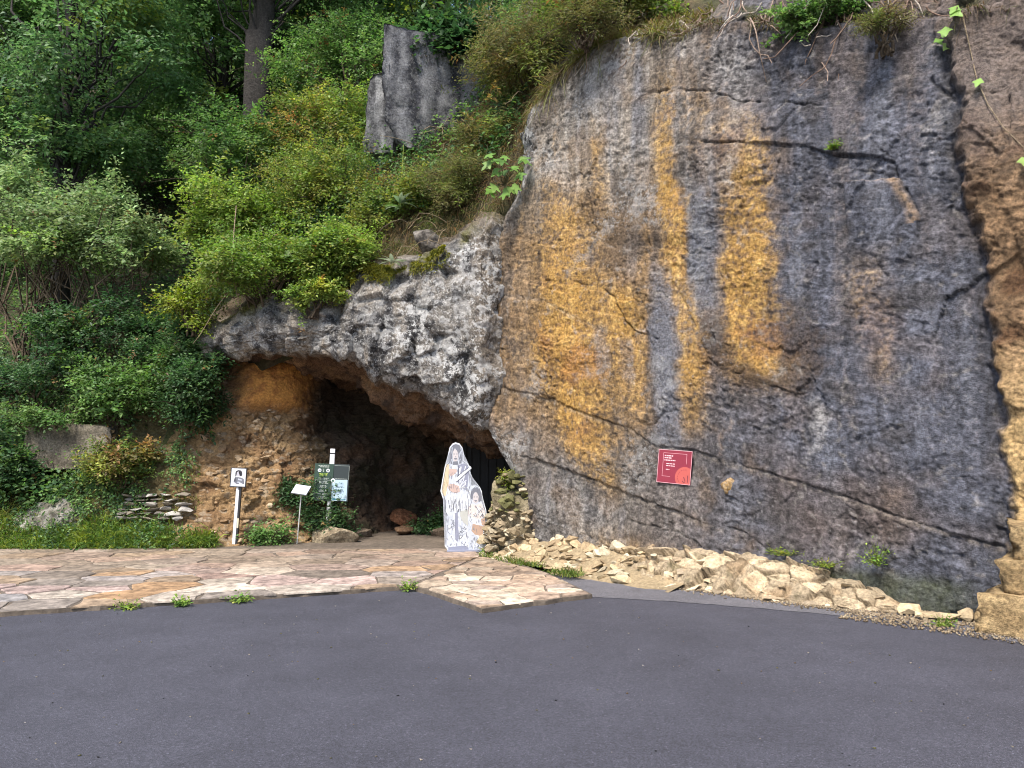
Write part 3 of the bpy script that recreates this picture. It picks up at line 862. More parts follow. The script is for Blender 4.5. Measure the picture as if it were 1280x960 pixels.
def build_arch():
    xs = np.linspace(-7.2, 0.4, 400)
    nq = 400
    lz, ly, tz = np.interp(xs, AX, ALIPZ), np.interp(xs, AX, ALIPY), np.interp(xs, ATX, ATZ)
    cur = np.exp(-((xs + 2.1) / 0.75) ** 2)
    ctl = np.stack([
        np.stack([ly + 2.6, tz + 1.6], 1), np.stack([ly + 0.8, tz + 0.35], 1), np.stack([ly + 0.22, tz], 1), np.stack([ly - 0.04, tz * 0.7 + lz * 0.3], 1),
        np.stack([ly - 0.14, tz * 0.35 + lz * 0.65], 1), np.stack([ly - 0.02, tz * 0.1 + lz * 0.9], 1), np.stack([ly + 0.16, lz - 0.02], 1),
        np.stack([ly + 0.6, lz + 0.07], 1), np.stack([ly + 1.1, lz + 0.0 - 0.12 * cur], 1), np.stack([ly + 1.5, lz - 0.20 - 0.34 * cur], 1), np.stack([ly + 1.9, lz - 0.25 - 0.28 * cur], 1),
        np.stack([ly + 2.3, lz - 0.05], 1), np.stack([ly + 3.4, lz - 0.4], 1), np.stack([ly + 5.2, lz - 1.0], 1)], 1)   # (nx, nctl, 2)
    seg = np.linalg.norm(np.diff(ctl.mean(0), axis=0), axis=1) * np.array([.4, .9, 1.2, 1.2, 1.2, 1.2, 1.2, 1, 1, 1, .8, .6, .5])
    tk = np.concatenate([[0], np.cumsum(seg)]); tk /= tk[-1]
    q = np.linspace(0, 1, nq)
    YZ = np.zeros((len(xs), nq, 2))
    for i in range(len(xs)):
        for a in range(2):
            YZ[i, :, a] = np.interp(q, tk, ctl[i, :, a])
    ker = np.ones(13) / 13
    for i in range(len(xs)):
        for a in range(2):
            pad = np.pad(YZ[i, :, a], 6, mode='edge')
            YZ[i, :, a] = np.convolve(pad, ker, 'valid')
    X = np.repeat(xs[:, None], nq, 1)
    V = np.stack([X, YZ[..., 0], YZ[..., 1]], -1)
    du = np.gradient(V, axis=0); dv = np.gradient(V, axis=1)
    n = np.cross(du, dv).reshape(-1, 3)
    n /= np.linalg.norm(n, axis=1)[:, None] + 1e-9
    P = V.reshape(-1, 3)
    if n[nq // 4 + 200 * nq][1] > 0: n = -n
    Q = np.repeat(q[None], len(xs), 0).ravel()
    face = (1 - sstep(Q, tk[6] - 0.01, tk[6] + 0.03))
    d = 0.18 * fbm(P, 0.9, 3, 201) + 0.07 * fbm(P, 2.2, 4, 205)
    f1, f2, idn, off = worley(P, 2.0, 9)
    d += 0.24 * ((RND3[idn] - 0.5) * off).sum(1)
    f1, f2, idn, off = worley(P, 6.0, 12, (1, 1, 1.5))
    d += 0.06 * ((RND3[idn] - 0.5) * off).sum(1)
    f1, f2, idn, off = worley(P, 15.0, 13, (1, 1, 1.3))
    d += 0.022 * ((RND3[idn] - 0.5) * off).sum(1)
    d += 0.018 * fbm(P, 13, 4, 211, ridged=True)
    # flowstone drips inside
    d += (1 - face) * 0.13 * fbm(P, 4.5, 3, 221, stretch=(1, 1, 0.35))
    # broken left part of the face: a dark cleft and pale buttress
    d -= face * 0.35 * np.exp(-((P[:, 0] + 3.0 - 0.15 * (P[:, 2] - 4)) / 0.10) ** 2) * sstep(P[:, 2], 3.7, 4.0)
    V2 = P + n * d[:, None]
    # colour
    li = 0.7 * fbm(P, 3.5, 5, 231, gain=0.7)
    li2 = fbm(P, 21, 3, 241, gain=0.7)
    vs_ = fbm(P, 4.0, 3, 245, stretch=(1, 1, 0.25))
    c = np.tile(np.array([0.060, 0.058, 0.060]), (len(P), 1))
    c = mixc(c, (0.185, 0.168, 0.148), sstep(li + 0.3 * vs_, -0.15, 0.1))
    right = sstep(P[:, 0], -3.2, -1.0)
    c = mixc(c, (0.27, 0.225, 0.175), (1 - right) * sstep(vs_, -0.1, 0.2) * 0.7)
    c = mixc(c, (0.028, 0.026, 0.026), sstep(-li - 0.3 * li2, 0.22, 0.36) * 0.85)
    c = mixc(c, (0.028, 0.026, 0.026), sstep(-vs_, 0.12, 0.35) * 0.75)
    # moss and turf on the shoulder
    top = sstep(V2[:, 2] - np.repeat(tz[:, None], nq, 1).ravel() + 0.15 * fbm(P, 2.5, 3, 251), -0.28, 0.05)
    c = mixc(c, (0.085, 0.080, 0.018), top * sstep(fbm(P, 2.6, 4, 255), -0.15, 0.15))
    c = mixc(c, (0.075, 0.055, 0.033), sstep(V2[:, 2] - np.repeat(tz[:, None], nq, 1).ravel(), 0.02, 0.25))
    # stained underside
    br = np.tile(np.array([0.155, 0.092, 0.055]), (len(P), 1))
    br = mixc(br, (0.06, 0.038, 0.028), sstep(fbm(P, 2.6, 4, 261), 0.0, 0.3))
    br = mixc(br, (0.235, 0.145, 0.08), sstep(fbm(P, 1.6, 3, 265), 0.1, 0.35))
    c = c * face[:, None] + br * (1 - face[:, None])
    lipm = np.exp(-((Q - tk[6]) / 0.018) ** 2)
    c = mixc(c, (0.13, 0.09, 0.06), lipm * 0.6)
    F = grid_faces(len(xs), nq)
    if n[nq // 4 + 200 * nq][1] > 0: pass
    al = 0.85 * face * (1 - top * 0.9) * (0.40 + 0.60 * right) * (1 - lipm * 0.5) * (0.55 + 0.6 * sstep(fbm(P, 1.3, 3, 267), -0.25, 0.15))
    tanm = sstep(P[:, 0] + 0.25 * li, -0.75, -0.45) * face
    c = mixc(c, (0.17, 0.135, 0.10), tanm * 0.6)
    return fast_mesh('rock_arch', V2, F, c, True, al)


tag(obj('rock_arch', build_arch(), M['arch']), kind='structure')

# ------------------------------------------------------------------ earth bank and back wall of the cave
BPATH = np.array([(-7.6, 12.75), (-6.4, 12.75), (-5.5, 12.78), (-4.7, 12.95), (-4.0, 13.35), (-3.4, 13.95), (-2.9, 14.7), (-2.3, 15.6), (-1.5, 16.3), (-0.3, 16.8), (1.2, 17.0)])


def bank_path(t):
    """point and inward direction along the foot of the bank, t in 0..1"""
    k = np.linspace(0, 1, len(BPATH))
    x = np.interp(t, k, BPATH[:, 0]); y = np.interp(t, k, BPATH[:, 1])
    return x, y


def build_bank():
    t = np.linspace(0, 1, 420)
    x, y = bank_path(t)
    ker = np.ones(41) / 41
    x = np.convolve(np.pad(x, 20, mode='reflect', reflect_type='odd'), ker, 'valid')
    y = np.convolve(np.pad(y, 20, mode='reflect', reflect_type='odd'), ker, 'valid')
    dx, dy = np.gradient(x), np.gradient(y)
    m = np.hypot(dx, dy)
    nx, ny = -dy / m, dx / m               # into the hill
    zz = np.linspace(-0.2, 3.9, 300)
    T, Z = np.meshgrid(t, zz, indexing='ij')
    slope = np.interp(t, [0, 0.25, 0.42, 0.55, 0.7, 1], [0.42, 0.36, 0.28, 0.28, 0.22, 0.15])[:, None]
    foot = 0.35 * np.exp(-np.maximum(Z, 0) / 0.25)
    offb = slope * Z - foot * (1 - 0.4 * (T > 0.6))
    X = x[:, None] + nx[:, None] * offb
    Y = y[:, None] + ny[:, None] * offb
    P = np.stack([X, Y, Z], -1).reshape(-1, 3)
    t_, z_ = T.ravel(), Z.ravel()
    d = 0.25 * fbm(P, 0.8, 3, 301) + 0.14 * fbm(P, 2.2, 4, 305)
    f1, f2, idn, off = worley(P, 3.2, 15, (1, 1, 1.6))
    d += 0.16 * ((RND3[idn] - 0.5) * off).sum(1) + 0.03 * (f2 - f1)
    f1, f2, idn, off = worley(P, 9.0, 18, (1, 1, 1.7))
    d += 0.05 * ((RND3[idn] - 0.5) * off).sum(1) + 0.014 * np.minimum(1, (f2 - f1) * 4)
    # smooth orange boss under the arch
    xw = P[:, 0]
    om = np.exp(-((xw + 4.45) / 0.55) ** 4) * sstep(z_, 2.25, 2.5) * (1 - sstep(z_, 3.1, 3.4))
    d = d * (1 - 0.75 * om) + 0.25 * om
    # niche above the back ledge
    d -= 0.4 * np.exp(-((xw + 3.3) / 0.45) ** 2) * sstep(z_, 1.7, 2.2)
    nn = np.stack([-np.repeat(nx[:, None], len(zz), 1), -np.repeat(ny[:, None], len(zz), 1), np.full_like(X, 0.35)], -1).reshape(-1, 3)
    V = P + nn * d[:, None] * 0.9
    a, b = fbm(P, 1.6, 4, 311), fbm(P, 7, 4, 321)
    c = np.tile(np.array([0.25, 0.155, 0.075]), (len(P), 1))
    c = mixc(c, (0.38, 0.255, 0.13), sstep(a, 0.0, 0.35) * 0.9)
    c = mixc(c, (0.115, 0.058, 0.028), sstep(-a, 0.05, 0.35) * 0.8)
    c = mixc(c, (0.34, 0.26, 0.17), sstep(b, 0.2, 0.42) * 0.5)
    stone = (RND3[idn][:, 0] > 0.72) * sstep(f2 - f1, 0.05, 0.2)
    c = mixc(c, (0.36, 0.29, 0.21), stone * 0.6)
    # darker brown further inside and towards the top, some green film
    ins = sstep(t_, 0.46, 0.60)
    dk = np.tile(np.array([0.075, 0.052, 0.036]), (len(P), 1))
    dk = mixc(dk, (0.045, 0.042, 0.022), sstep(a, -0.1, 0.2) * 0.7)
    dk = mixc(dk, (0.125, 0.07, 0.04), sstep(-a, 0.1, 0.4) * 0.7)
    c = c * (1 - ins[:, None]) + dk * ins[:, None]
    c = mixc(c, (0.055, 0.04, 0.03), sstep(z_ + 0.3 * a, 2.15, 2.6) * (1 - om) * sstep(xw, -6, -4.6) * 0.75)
    oc = mixc(np.tile(np.array([0.52, 0.24, 0.06]), (len(P), 1)), (0.34, 0.14, 0.04), sstep(b, -0.05, 0.25))
    c = c * (1 - om[:, None]) + oc * om[:, None]
    # grown over to the left
    gm = 1 - sstep(xw + 0.5 * a, -6.2, -5.3)
    c = mixc(c, (0.075, 0.07, 0.03), gm * 0.85)
    F = grid_faces(len(t), len(zz))[:, ::-1]
    return fast_mesh('earth_bank', V, F, c, True), V.reshape(len(t), len(zz), 3)


bank_me, bank_V = build_bank()
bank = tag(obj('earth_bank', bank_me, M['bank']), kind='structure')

# ------------------------------------------------------------------ hillside
HFX = [-40, -7.0, -6.5, -5.6, -4.2, -2.5, -0.8, 0.3, 1.5, 3.5, 6.0, 12]
HFY = [12.35, 12.35, 13.0, 14.0, 13.2, 12.95, 12.6, 12.3, 11.6, 9.9, 7.6, 3.0]
HZ0 = [0.0, 0.0, 0.6, 3.6, 4.05, 4.6, 5.0, 6.4, 7.6, 7.4, 6.8, 6.6]


def hill(x, r):
    x = np.asarray(x, float); r = np.asarray(r, float)
    y = np.interp(x, HFX, HFY) + r
    left = np.interp(r, [0, .3, 1, 2, 3.5, 6, 12, 30, 60], [-.05, .30, .85, 1.6, 3.0, 5.2, 10.5, 24, 42])
    rgt = np.interp(r, [0, .6, 2.5, 5, 12, 30, 60], [-.05, 1.0, 3.7, 5.9, 10.5, 22, 36])
    m = sstep(x, -6.6, -5.4)
    z = np.interp(x, HFX, HZ0) + left * (1 - m) + rgt * m
    P = np.stack([x.ravel(), y.ravel(), np.zeros(x.size)], 1)
    z = z + (0.35 * fbm(P, 0.5, 3, 401) * np.clip(r.ravel() / 1.5, 0, 1) + 0.12 * fbm(P, 1.8, 4, 405) * np.clip(r.ravel() / 0.4, 0.15, 1)).reshape(x.shape)
    return np.stack([x, y, z], -1)


xs = np.concatenate([np.linspace(-60, -14, 50, endpoint=False), np.linspace(-14, 3, 240, endpoint=False), np.linspace(3, 30, 50)])
rr = np.concatenate([np.linspace(0, 6, 120, endpoint=False), np.linspace(6, 60, 70)])
HXg, HRg = np.meshgrid(xs, rr, indexing='ij')
HV = hill(HXg, HRg)
HV[:, 0, 1] += 0.4
HV[:, 0, 2] = np.where(xs < -5.9, -0.5, HV[:, 1, 2] - 0.9)
P = HV.reshape(-1, 3)
hc = np.tile(np.array([0.055, 0.045, 0.028]), (len(P), 1))
hc = mixc(hc, (0.05, 0.06, 0.022), sstep(fbm(P, 0.9, 4, 411), -0.1, 0.25))
hc = mixc(hc, (0.11, 0.075, 0.045), sstep(fbm(P, 1.3, 4, 415), 0.15, 0.4) * 0.6)
tag(obj('hillside', fast_mesh('hillside', P, grid_faces(len(xs), len(rr)), hc, True), M['soil']), kind='structure')

# ------------------------------------------------------------------ stones and boulders
def hull_stone(seed, flat=1.0, npt=13):
    rng = random.Random(seed)
    bm = bmesh.new()
    for _ in range(npt):
        v = Vector((rng.gauss(0, 1), rng.gauss(0, 1), rng.gauss(0, 1))).normalized() * rng.uniform(0.8, 1.05)
        bm.verts.new((v.x, v.y, v.z * flat))
    r = bmesh.ops.convex_hull(bm, input=bm.verts[:])
    bmesh.ops.delete(bm, geom=[g for g in r['geom_interior'] if isinstance(g, bmesh.types.BMVert)], context='VERTS')
    me = bm_mesh('stone', bm)
    me.materials.append(M['stone'])
    return me


STONES = [hull_stone(k, 0.75 if k % 2 else 0.55, 11 + k % 5) for k in range(14)]


def stone(parent, p, size, color, rng, name='stone', flat=None):
    sc = Vector((size * rng.uniform(0.8, 1.3), size * rng.uniform(0.7, 1.1), size * (flat or rng.uniform(0.6, 1.0))))
    v = rng.uniform(0.8, 1.2)
    return obj(name, rng.choice(STONES), None, parent, p, (rng.uniform(-.4, .4), rng.uniform(-.4, .4), rng.uniform(0, 6.3)), sc, tuple(c * v for c in color))


def rock_mesh(name, seed, dims, col, col2, sub=4, nplane=15, amp=0.05, moss=0.0, streak=False, boxy=False):
    """angular rock: a ball cut by random joint planes, then roughened"""
    bm = bmesh.new()
    bmesh.ops.create_icosphere(bm, subdivisions=sub, radius=1.9 if boxy else 1.3)
    V = np.array([v.co[:] for v in bm.verts])
    F = np.array([[v.index for v in f.verts] for f in bm.faces])
    bm.free()
    rs = np.random.RandomState(seed)
    nplane = min(nplane, 10)
    pl = [norm3(rs.normal(size=3)) for _ in range(nplane)]
    hs = list(rs.uniform(0.50, 0.92, nplane))
    if boxy:
        pl = [norm3(np.array(v, float) + rs.normal(0, 0.05, 3)) for v in ((1, 0, 0), (-1, 0, 0), (0, 1, 0), (0, -1, 0), (0, 0, 1), (0, 0, -1))] + pl[:4]
        hs = [0.72] * 6 + [1.12] * 4
    for n_, h in zip(pl, hs):
        t = np.maximum(0, V @ n_ - h)
        V = V - t[:, None] * n_
    if boxy: V = V / 0.74
    V = V * np.array(dims)
    P = V + seed * 7.3
    s = max(dims)
    n = V / (np.linalg.norm(V, axis=1)[:, None] + 1e-9)
    f1, f2, idn, off = worley(P, 3.5 / s, seed + 4)
    d = amp * s * (1.3 * ((RND3[idn] - 0.5) * off).sum(1) + 0.8 * fbm(P, 2.0 / s, 3, seed) + 0.5 * fbm(P, 8 / s, 4, seed + 3, ridged=True))
    V2 = V + n * d[:, None]
    a = fbm(P, 4 / s, 4, seed + 9)
    if streak: a = a * 0.35 + 1.3 * fbm(P, 4.5, 4, seed + 12, stretch=(1, 1, 0.10)) + 0.35 * fbm(P, 12, 3, seed + 14)
    c = mixc(np.tile(np.array(col), (len(V), 1)), col2, sstep(a, -0.12, 0.22))
    c = mixc(c, tuple(x * 0.35 for x in col), sstep(-a, 0.15, 0.35) * 0.75)
    if moss:
        c = mixc(c, (0.06, 0.065, 0.02), sstep(n[:, 2] + 0.8 * fbm(P, 3 / s, 3, seed + 5), 0.35, 0.7) * moss)
    return fast_mesh(name, V2, F, c, False, np.full(len(V2), 0.22) if streak else None)


def norm3(a): return a / np.linalg.norm(a)


def boulder(loc, dims, seed, label, col, col2, rz=0.0, sub=4, moss=0.0, name='boulder', boxy=False, amp=0.05):
    o = obj(name, rock_mesh(name, seed, dims, col, col2, sub, 15, amp, moss, False, boxy), M['cliff'], None, loc, (0, 0, rz))
    return tag(o, label, 'rock')


GREY, GREY2 = (0.20, 0.18, 0.15), (0.34, 0.31, 0.27)
boulder((-7.75, 12.85, 0.32), (0.50, 0.34, 0.40), 31, 'pale weathered boulder half sunk in the grass verge', GREY, (0.42, 0.39, 0.36), 0.2, moss=0.25, amp=0.10)
boulder((-7.75, 13.75, 1.70), (0.72, 0.5, 0.38), 37, 'broad grey rock slab jutting from the overgrown bank above the pale boulder', (0.13, 0.11, 0.085), (0.25, 0.215, 0.165), -0.1, moss=0.6, boxy=True, amp=0.12)
boulder((-8.95, 13.2, 1.35), (0.45, 0.35, 0.35), 41, 'small brown rock poking out of ivy on the bank', (0.17, 0.13, 0.09), (0.26, 0.21, 0.15), 0.5, moss=0.4)
boulder((-3.12, 13.35, 0.15), (0.36, 0.2, 0.17), 43, 'pale rounded rock at the foot of the information post', (0.22, 0.17, 0.11), (0.34, 0.28, 0.19), 0.1)
boulder((-2.2, 15.15, 0.30), (0.26, 0.2, 0.20), 47, 'reddish brown rock against the dark back wall of the cave', (0.20, 0.085, 0.04), (0.31, 0.15, 0.08), 0.4)
boulder((-2.05, 14.6, 0.12), (0.22, 0.15, 0.10), 53, 'flat brown stone on the cave floor below the reddish rock', (0.16, 0.09, 0.05), (0.24, 0.15, 0.09), 0.9, sub=3)
boulder((-2.75, 14.1, 0.10), (0.20, 0.13, 0.08), 59, 'low grey stone on the cave floor beside the information post', (0.16, 0.12, 0.085), (0.25, 0.20, 0.15), 0.3, sub=3)
boulder((-1.25, 14.3, 0.10), (0.34, 0.16, 0.09), 61, 'long flat stone on the cave floor behind the cutout figures', (0.16, 0.115, 0.08), (0.26, 0.20, 0.14), 0.0, sub=3)

out_me = rock_mesh('rock_outcrop', 67, (0.98, 0.85, 1.12), (0.050, 0.051, 0.062), (0.19, 0.19, 0.20), 6, 15, 0.06, 0.0, True, True)
tag(obj('rock_outcrop', out_me, M['cliff'], None, (-1.62, 15.5, 8.95), (R(8), R(-3), R(14))), kind='structure')
out2 = rock_mesh('rock_outcrop', 71, (0.30, 0.42, 0.78), (0.085, 0.085, 0.09), (0.30, 0.30, 0.30), 5, 15, 0.10, 0.0, True, True)
tag(obj('rock_outcrop', out2, M['cliff'], None, (-2.50, 15.05, 8.35), (R(8), R(10), R(-15))), kind='structure')
ledge_r = rock_mesh('rock_shelf', 73, (0.45, 0.35, 0.20), (0.12, 0.105, 0.09), (0.27, 0.24, 0.21), 5, 15, 0.06, 0.6)
tag(obj('rock_shelf', ledge_r, M['cliff'], None, (-1.25, 12.85, 5.10), (0, 0.2, 0.3)), kind='structure')

# stones set in the earth bank
rng = random.Random(21)
for k in range(150):
    i = int(rng.triangular(95, 235, 150)); j = rng.randrange(16, 190)
    p = bank_V[i, j]
    if rng.random() < 0.35 and p[2] > 1.2: continue
    stone(bank, Vector(p) + Vector((0, 0.01, 0)), rng.choice((.04, .05, .06, .08, .11)), rng.choice([(0.27, 0.18, 0.10), (0.33, 0.24, 0.15), (0.22, 0.14, 0.075), (0.36, 0.28, 0.19)]), rng)

# loose dry-stone patch in the bank
wall = empty('dry_stone_wall', (-6.05, 12.75, 0.45), 'short remnant of grey dry stone wall in the grassy bank', 'stone wall')
for row in range(6):
    x = -0.55 + rng.uniform(0, .06)
    while x < 0.55 - row * 0.03:
        w = rng.uniform(0.06, 0.16)
        s_ = stone(wall, (x + w, 0.05 * row + rng.uniform(-.03, .03), 0.06 + row * 0.072 + rng.uniform(-.01, .01)), 0.1, rng.choice([(0.26, 0.24, 0.21), (0.17, 0.15, 0.13), (0.34, 0.32, 0.29), (0.21, 0.18, 0.14)]), rng)
        s_.scale = (w * 1.1, 0.14, rng.uniform(0.03, 0.075)); s_.rotation_euler = (rng.uniform(-.3, .3), rng.uniform(-.22, .22), rng.uniform(-.4, .4))
        x += w * rng.uniform(1.5, 2.6)

# rubble packed under the undercut pillar
rub_base = rock_mesh('core', 79, (0.34, 0.55, 0.90), (0.16, 0.13, 0.08), (0.33, 0.27, 0.18), 4, 12, 0.08, 0.25)
heap = empty('rubble_heap', (0.06, 12.0, 0.0), 'heap of pale broken stones packed under the rock pillar beside the cutout', 'rubble')
obj('core', rub_base, M['bank'], heap, (0.02, 0.0, 0.45))
for k in range(230):
    h = rng.random() ** 1.3 * 1.30
    w = 0.24 + 0.34 * (1 - h / 1.3)
    a = rng.uniform(math.pi * 0.75, math.pi * 2.0)
    stone(heap, (math.cos(a) * w * 0.95, math.sin(a) * w * 1.15, h), rng.choice((.04, .055, .07, .09, .12)),
          rng.choice([(0.30, 0.245, 0.16), (0.25, 0.195, 0.125), (0.35, 0.30, 0.21), (0.20, 0.155, 0.095)]) if h < 0.7 or rng.random() < .35 else (0.12, 0.115, 0.045), rng)
# low scree from there along the foot of the slab
scree = empty('stone_scree', (0.6, 10.9, 0.0), 'low spill of yellowish stones along the foot of the slab beside the paving', 'rubble')
for k in range(170):
    t = rng.random()
    bx_, by_ = -0.15 + t * 1.75, 11.55 - t * 1.95
    o_ = rng.uniform(-0.30, 0.42)
    sz = rng.choice((.035, .05, .06, .08, .11, .15))
    stone(scree, (bx_ + o_ * 0.68 - 0.6, by_ + o_ * 0.73 - 10.9, max(0.0, 0.02 + (o_ + 0.30) * (0.40 + 0.1 * rng.random()))), sz, rng.choice([(0.42, 0.33, 0.20), (0.36, 0.27, 0.16), (0.47, 0.40, 0.28), (0.30, 0.22, 0.13)]), rng)
bm = bmesh.new()
n_ = 40
rows = []
for k in range(n_):
    t = k / (n_ - 1) * 1.25
    bx_, by_ = -0.15 + t * 1.75, 11.55 - t * 1.95
    rows.append([bm.verts.new((bx_ + o_ * 0.68 - 0.6, by_ + o_ * 0.73 - 10.9, h * max(.15, 1 - max(0, t - .8) * 1.5) + rng.uniform(-.02, .02) * (h > 0))) for o_, h in ((-0.42, -0.01), (-0.28, 0.04), (0.0, 0.15), (0.25, 0.28), (0.5, 0.33), (0.8, 0.30))])
for k in range(n_ - 1):
    for q in range(5): bm.faces.new((rows[k][q], rows[k + 1][q], rows[k + 1][q + 1], rows[k][q + 1]))
bmesh.ops.recalc_face_normals(bm, faces=bm.faces[:])
me = bm_mesh('earth', bm)
obj('earth', me, M['stone'], scree, color=(0.26, 0.20, 0.12))

# cream limestone ledge at the foot of the cliff
led = empty('limestone_ledge', (3.0, 8.6, 0.0), 'long low ledge of cream coloured broken limestone between cliff and asphalt', 'rock ledge')
LS = np.linspace(2.75, 6.25, 200)
lh = np.interp(LS, [2.75, 3.2, 4.0, 5.0, 5.5, 6.0, 6.25], [0.16, 0.36, 0.40, 0.36, 0.26, 0.15, 0.05])
lw = np.interp(LS, [2.75, 3.2, 4.0, 5.0, 5.7, 6.25], [0.40, 0.42, 0.48, 0.46, 0.40, 0.25])
prof = np.array([(-0.35, 1.02), (0.02, 1.0), (0.22, 0.93), (0.45, 0.72), (0.68, 0.50), (0.88, 0.25), (1.0, 0.0), (1.02, -0.1)])
pr_i = np.linspace(0, 1, 60)
po = np.interp(pr_i, np.linspace(0, 1, 8), prof[:, 0]); ph_ = np.interp(pr_i, np.linspace(0, 1, 8), prof[:, 1])
O_, H_ = lw[:, None] * po[None], lh[:, None] * ph_[None]
PX = np.zeros((200, 60, 3))
PX[..., 0] = A0[0] + TD[0] * LS[:, None] + ND[0] * (O_ + 0.06) - 3.0
PX[..., 1] = A0[1] + TD[1] * LS[:, None] + ND[1] * (O_ + 0.06) - 8.6
PX[..., 2] = H_
Pq = PX.reshape(-1, 3)
f1, f2, idn, off = worley(Pq, 4.0, 5, (1, 1, 1.2))
dd = 0.26 * ((RND3[idn] - 0.5) * off).sum(1)
joint = 1 - sstep(f2 - f1, 0.0, 0.10)
f1b, f2b, idb, offb = worley(Pq, 10.0, 7)
dd += 0.06 * ((RND3[idb] - 0.5) * offb).sum(1) - 0.03 * joint
dd *= np.clip(Pq[:, 2] / 0.06, 0, 1)
Pq = Pq + dd[:, None] * np.array([ND[0] * .7, ND[1] * .7, 0.6])
lc = np.tile(np.array([0.47, 0.37, 0.245]), (len(Pq), 1)) * (0.75 + 0.5 * RND3[idn][:, :1])
lc = mixc(lc, (0.34, 0.23, 0.13), sstep(fbm(Pq, 2.5, 3, 9), 0.05, 0.3) * 0.7)
lc = mixc(lc, (0.16, 0.115, 0.07), joint * 0.8)
lc = mixc(lc, (0.13, 0.11, 0.06), sstep(fbm(Pq, 3.5, 4, 13), 0.22, 0.42) * 0.7)
obj('bedrock', fast_mesh('bedrock', Pq, grid_faces(200, 60), lc, False), M['bank'], led)
for k in range(46):
    i = rng.randrange(2, 196); j = rng.randrange(14, 57)
    p = Pq.reshape(200, 60, 3)[i, j]
    q = stone(led, (p[0], p[1], max(p[2] - 0.02, 0.0)), rng.choice((.05, .07, .09, .13, .16)), rng.choice([(0.46, 0.37, 0.25), (0.40, 0.31, 0.20), (0.52, 0.43, 0.30), (0.30, 0.23, 0.15), (0.24, 0.19, 0.13)]), rng, flat=0.5)
# stones and gravel between ledge and tan pillar
for (s_, o_, sz, lab) in [(6.35, .28, .13, 'cream stone lying on gravel just past the end of the limestone ledge'), (6.62, .30, .15, 'larger cream stone between the ledge and the tan rock pillar'), (6.85, .24, .11, 'cream stone touching the tan block under the pillar'), (6.5, .50, .06, 'small cream stone on the gravel close to the asphalt edge')]:
    p = cliff_xy(s_, 0.06, o_)
    tag(stone(None, p, sz, (0.48, 0.37, 0.23), rng, 'loose_stone'), lab, 'stone')
for s_, z_, o_, dm, sd_, lab in [(7.52, 0.17, 0.40, (0.40, 0.30, 0.20), 83, 'broad tan limestone block resting on the gravel under the pillar'), (7.60, 0.50, 0.30, (0.40, 0.30, 0.17), 84, 'tan limestone block lying on the broad bottom block under the pillar'), (7.62, 0.80, 0.22, (0.36, 0.28, 0.17), 86, 'uppermost tan limestone block wedged under the rock pillar')]:
    boulder(cliff_xy(s_, z_, o_), dm, sd_, lab, (0.33, 0.225, 0.11), (0.48, 0.34, 0.175), R(-43 + (sd_ - 84) * 4), boxy=True, amp=0.13, name='limestone_block')
# gravel drift
gp = []
for k in range(4600):
    s_, o_ = (rng.uniform(5.9, 8.2), rng.uniform(0.0, 0.95) ** 1.2) if k < 2600 else (rng.uniform(2.2, 6.6), 0.46 + abs(rng.gauss(0, .10)))
    q = cliff_xy(s_, 0.012, o_)
    gp.append(q)
Gv, Gf = Parts(), None
tet = np.array([(1, 1, 1), (1, -1, -1), (-1, 1, -1), (-1, -1, 1)]) * 0.7
for q in gp:
    r_ = rng.uniform(0.005, 0.017)
    an = rng.uniform(0, 6.3); ca, sa = math.cos(an), math.sin(an)
    T = tet @ np.array([[ca, sa, 0], [-sa, ca, 0], [0, 0, 1]]) * r_ + np.array(q)
    Gv.add(T, np.array([(0, 1, 2), (0, 3, 1), (0, 2, 3), (1, 3, 2)]), np.array(rng.choice([(0.36, 0.27, 0.17), (0.24, 0.18, 0.12), (0.42, 0.34, 0.23)])))
tag(obj('gravel', Gv.mesh('gravel'), M['bank']), 'thin drift of yellowish gravel at the foot of the cliff', 'gravel', kind='stuff')
# crumbs on the asphalt
Gv = Parts()
for k in range(420):
    x_, y_ = rng.uniform(-6, 6), rng.uniform(3.6, 9)
    if y_ > 7.3 + max(0, 0.38 * (x_ + 5)) and x_ < -1: continue
    if x_ + y_ > 9.6 : continue
    r_ = rng.uniform(0.004, 0.011)
    an = rng.uniform(0, 6.3); ca, sa = math.cos(an), math.sin(an)
    T = tet * np.array([1.2, 0.8, 0.5]) @ np.array([[ca, sa, 0], [-sa, ca, 0], [0, 0, 1]]) * r_ + np.array([x_, y_, r_ * .35])
    Gv.add(T, np.array([(0, 1, 2), (0, 3, 1), (0, 2, 3), (1, 3, 2)]), np.array(rng.choice([(0.36, 0.31, 0.25), (0.26, 0.17, 0.08), (0.40, 0.36, 0.32), (0.02, 0.02, 0.022), (0.16, 0.15, 0.06)])))
tag(obj('road_grit', Gv.mesh('road_grit'), M['bank']), 'scattered crumbs of stone and dry leaf on the asphalt', 'grit', kind='stuff')
# ochre knob standing out of the slab right of the plaque
kp, kn = cliff_pt(4.27, 1.20, 0.0)
kb = obj('ochre_knob', rock_mesh('ochre_knob', 89, (0.10, 0.08, 0.085), (0.42, 0.25, 0.09), (0.52, 0.40, 0.26), 3, 9, 0.12), M['cliff'], cliff, Vector(kp))

# ------------------------------------------------------------------ foliage generators
def norm(a): return a / (np.linalg.norm(a, axis=-1, keepdims=True) + 1e-9)


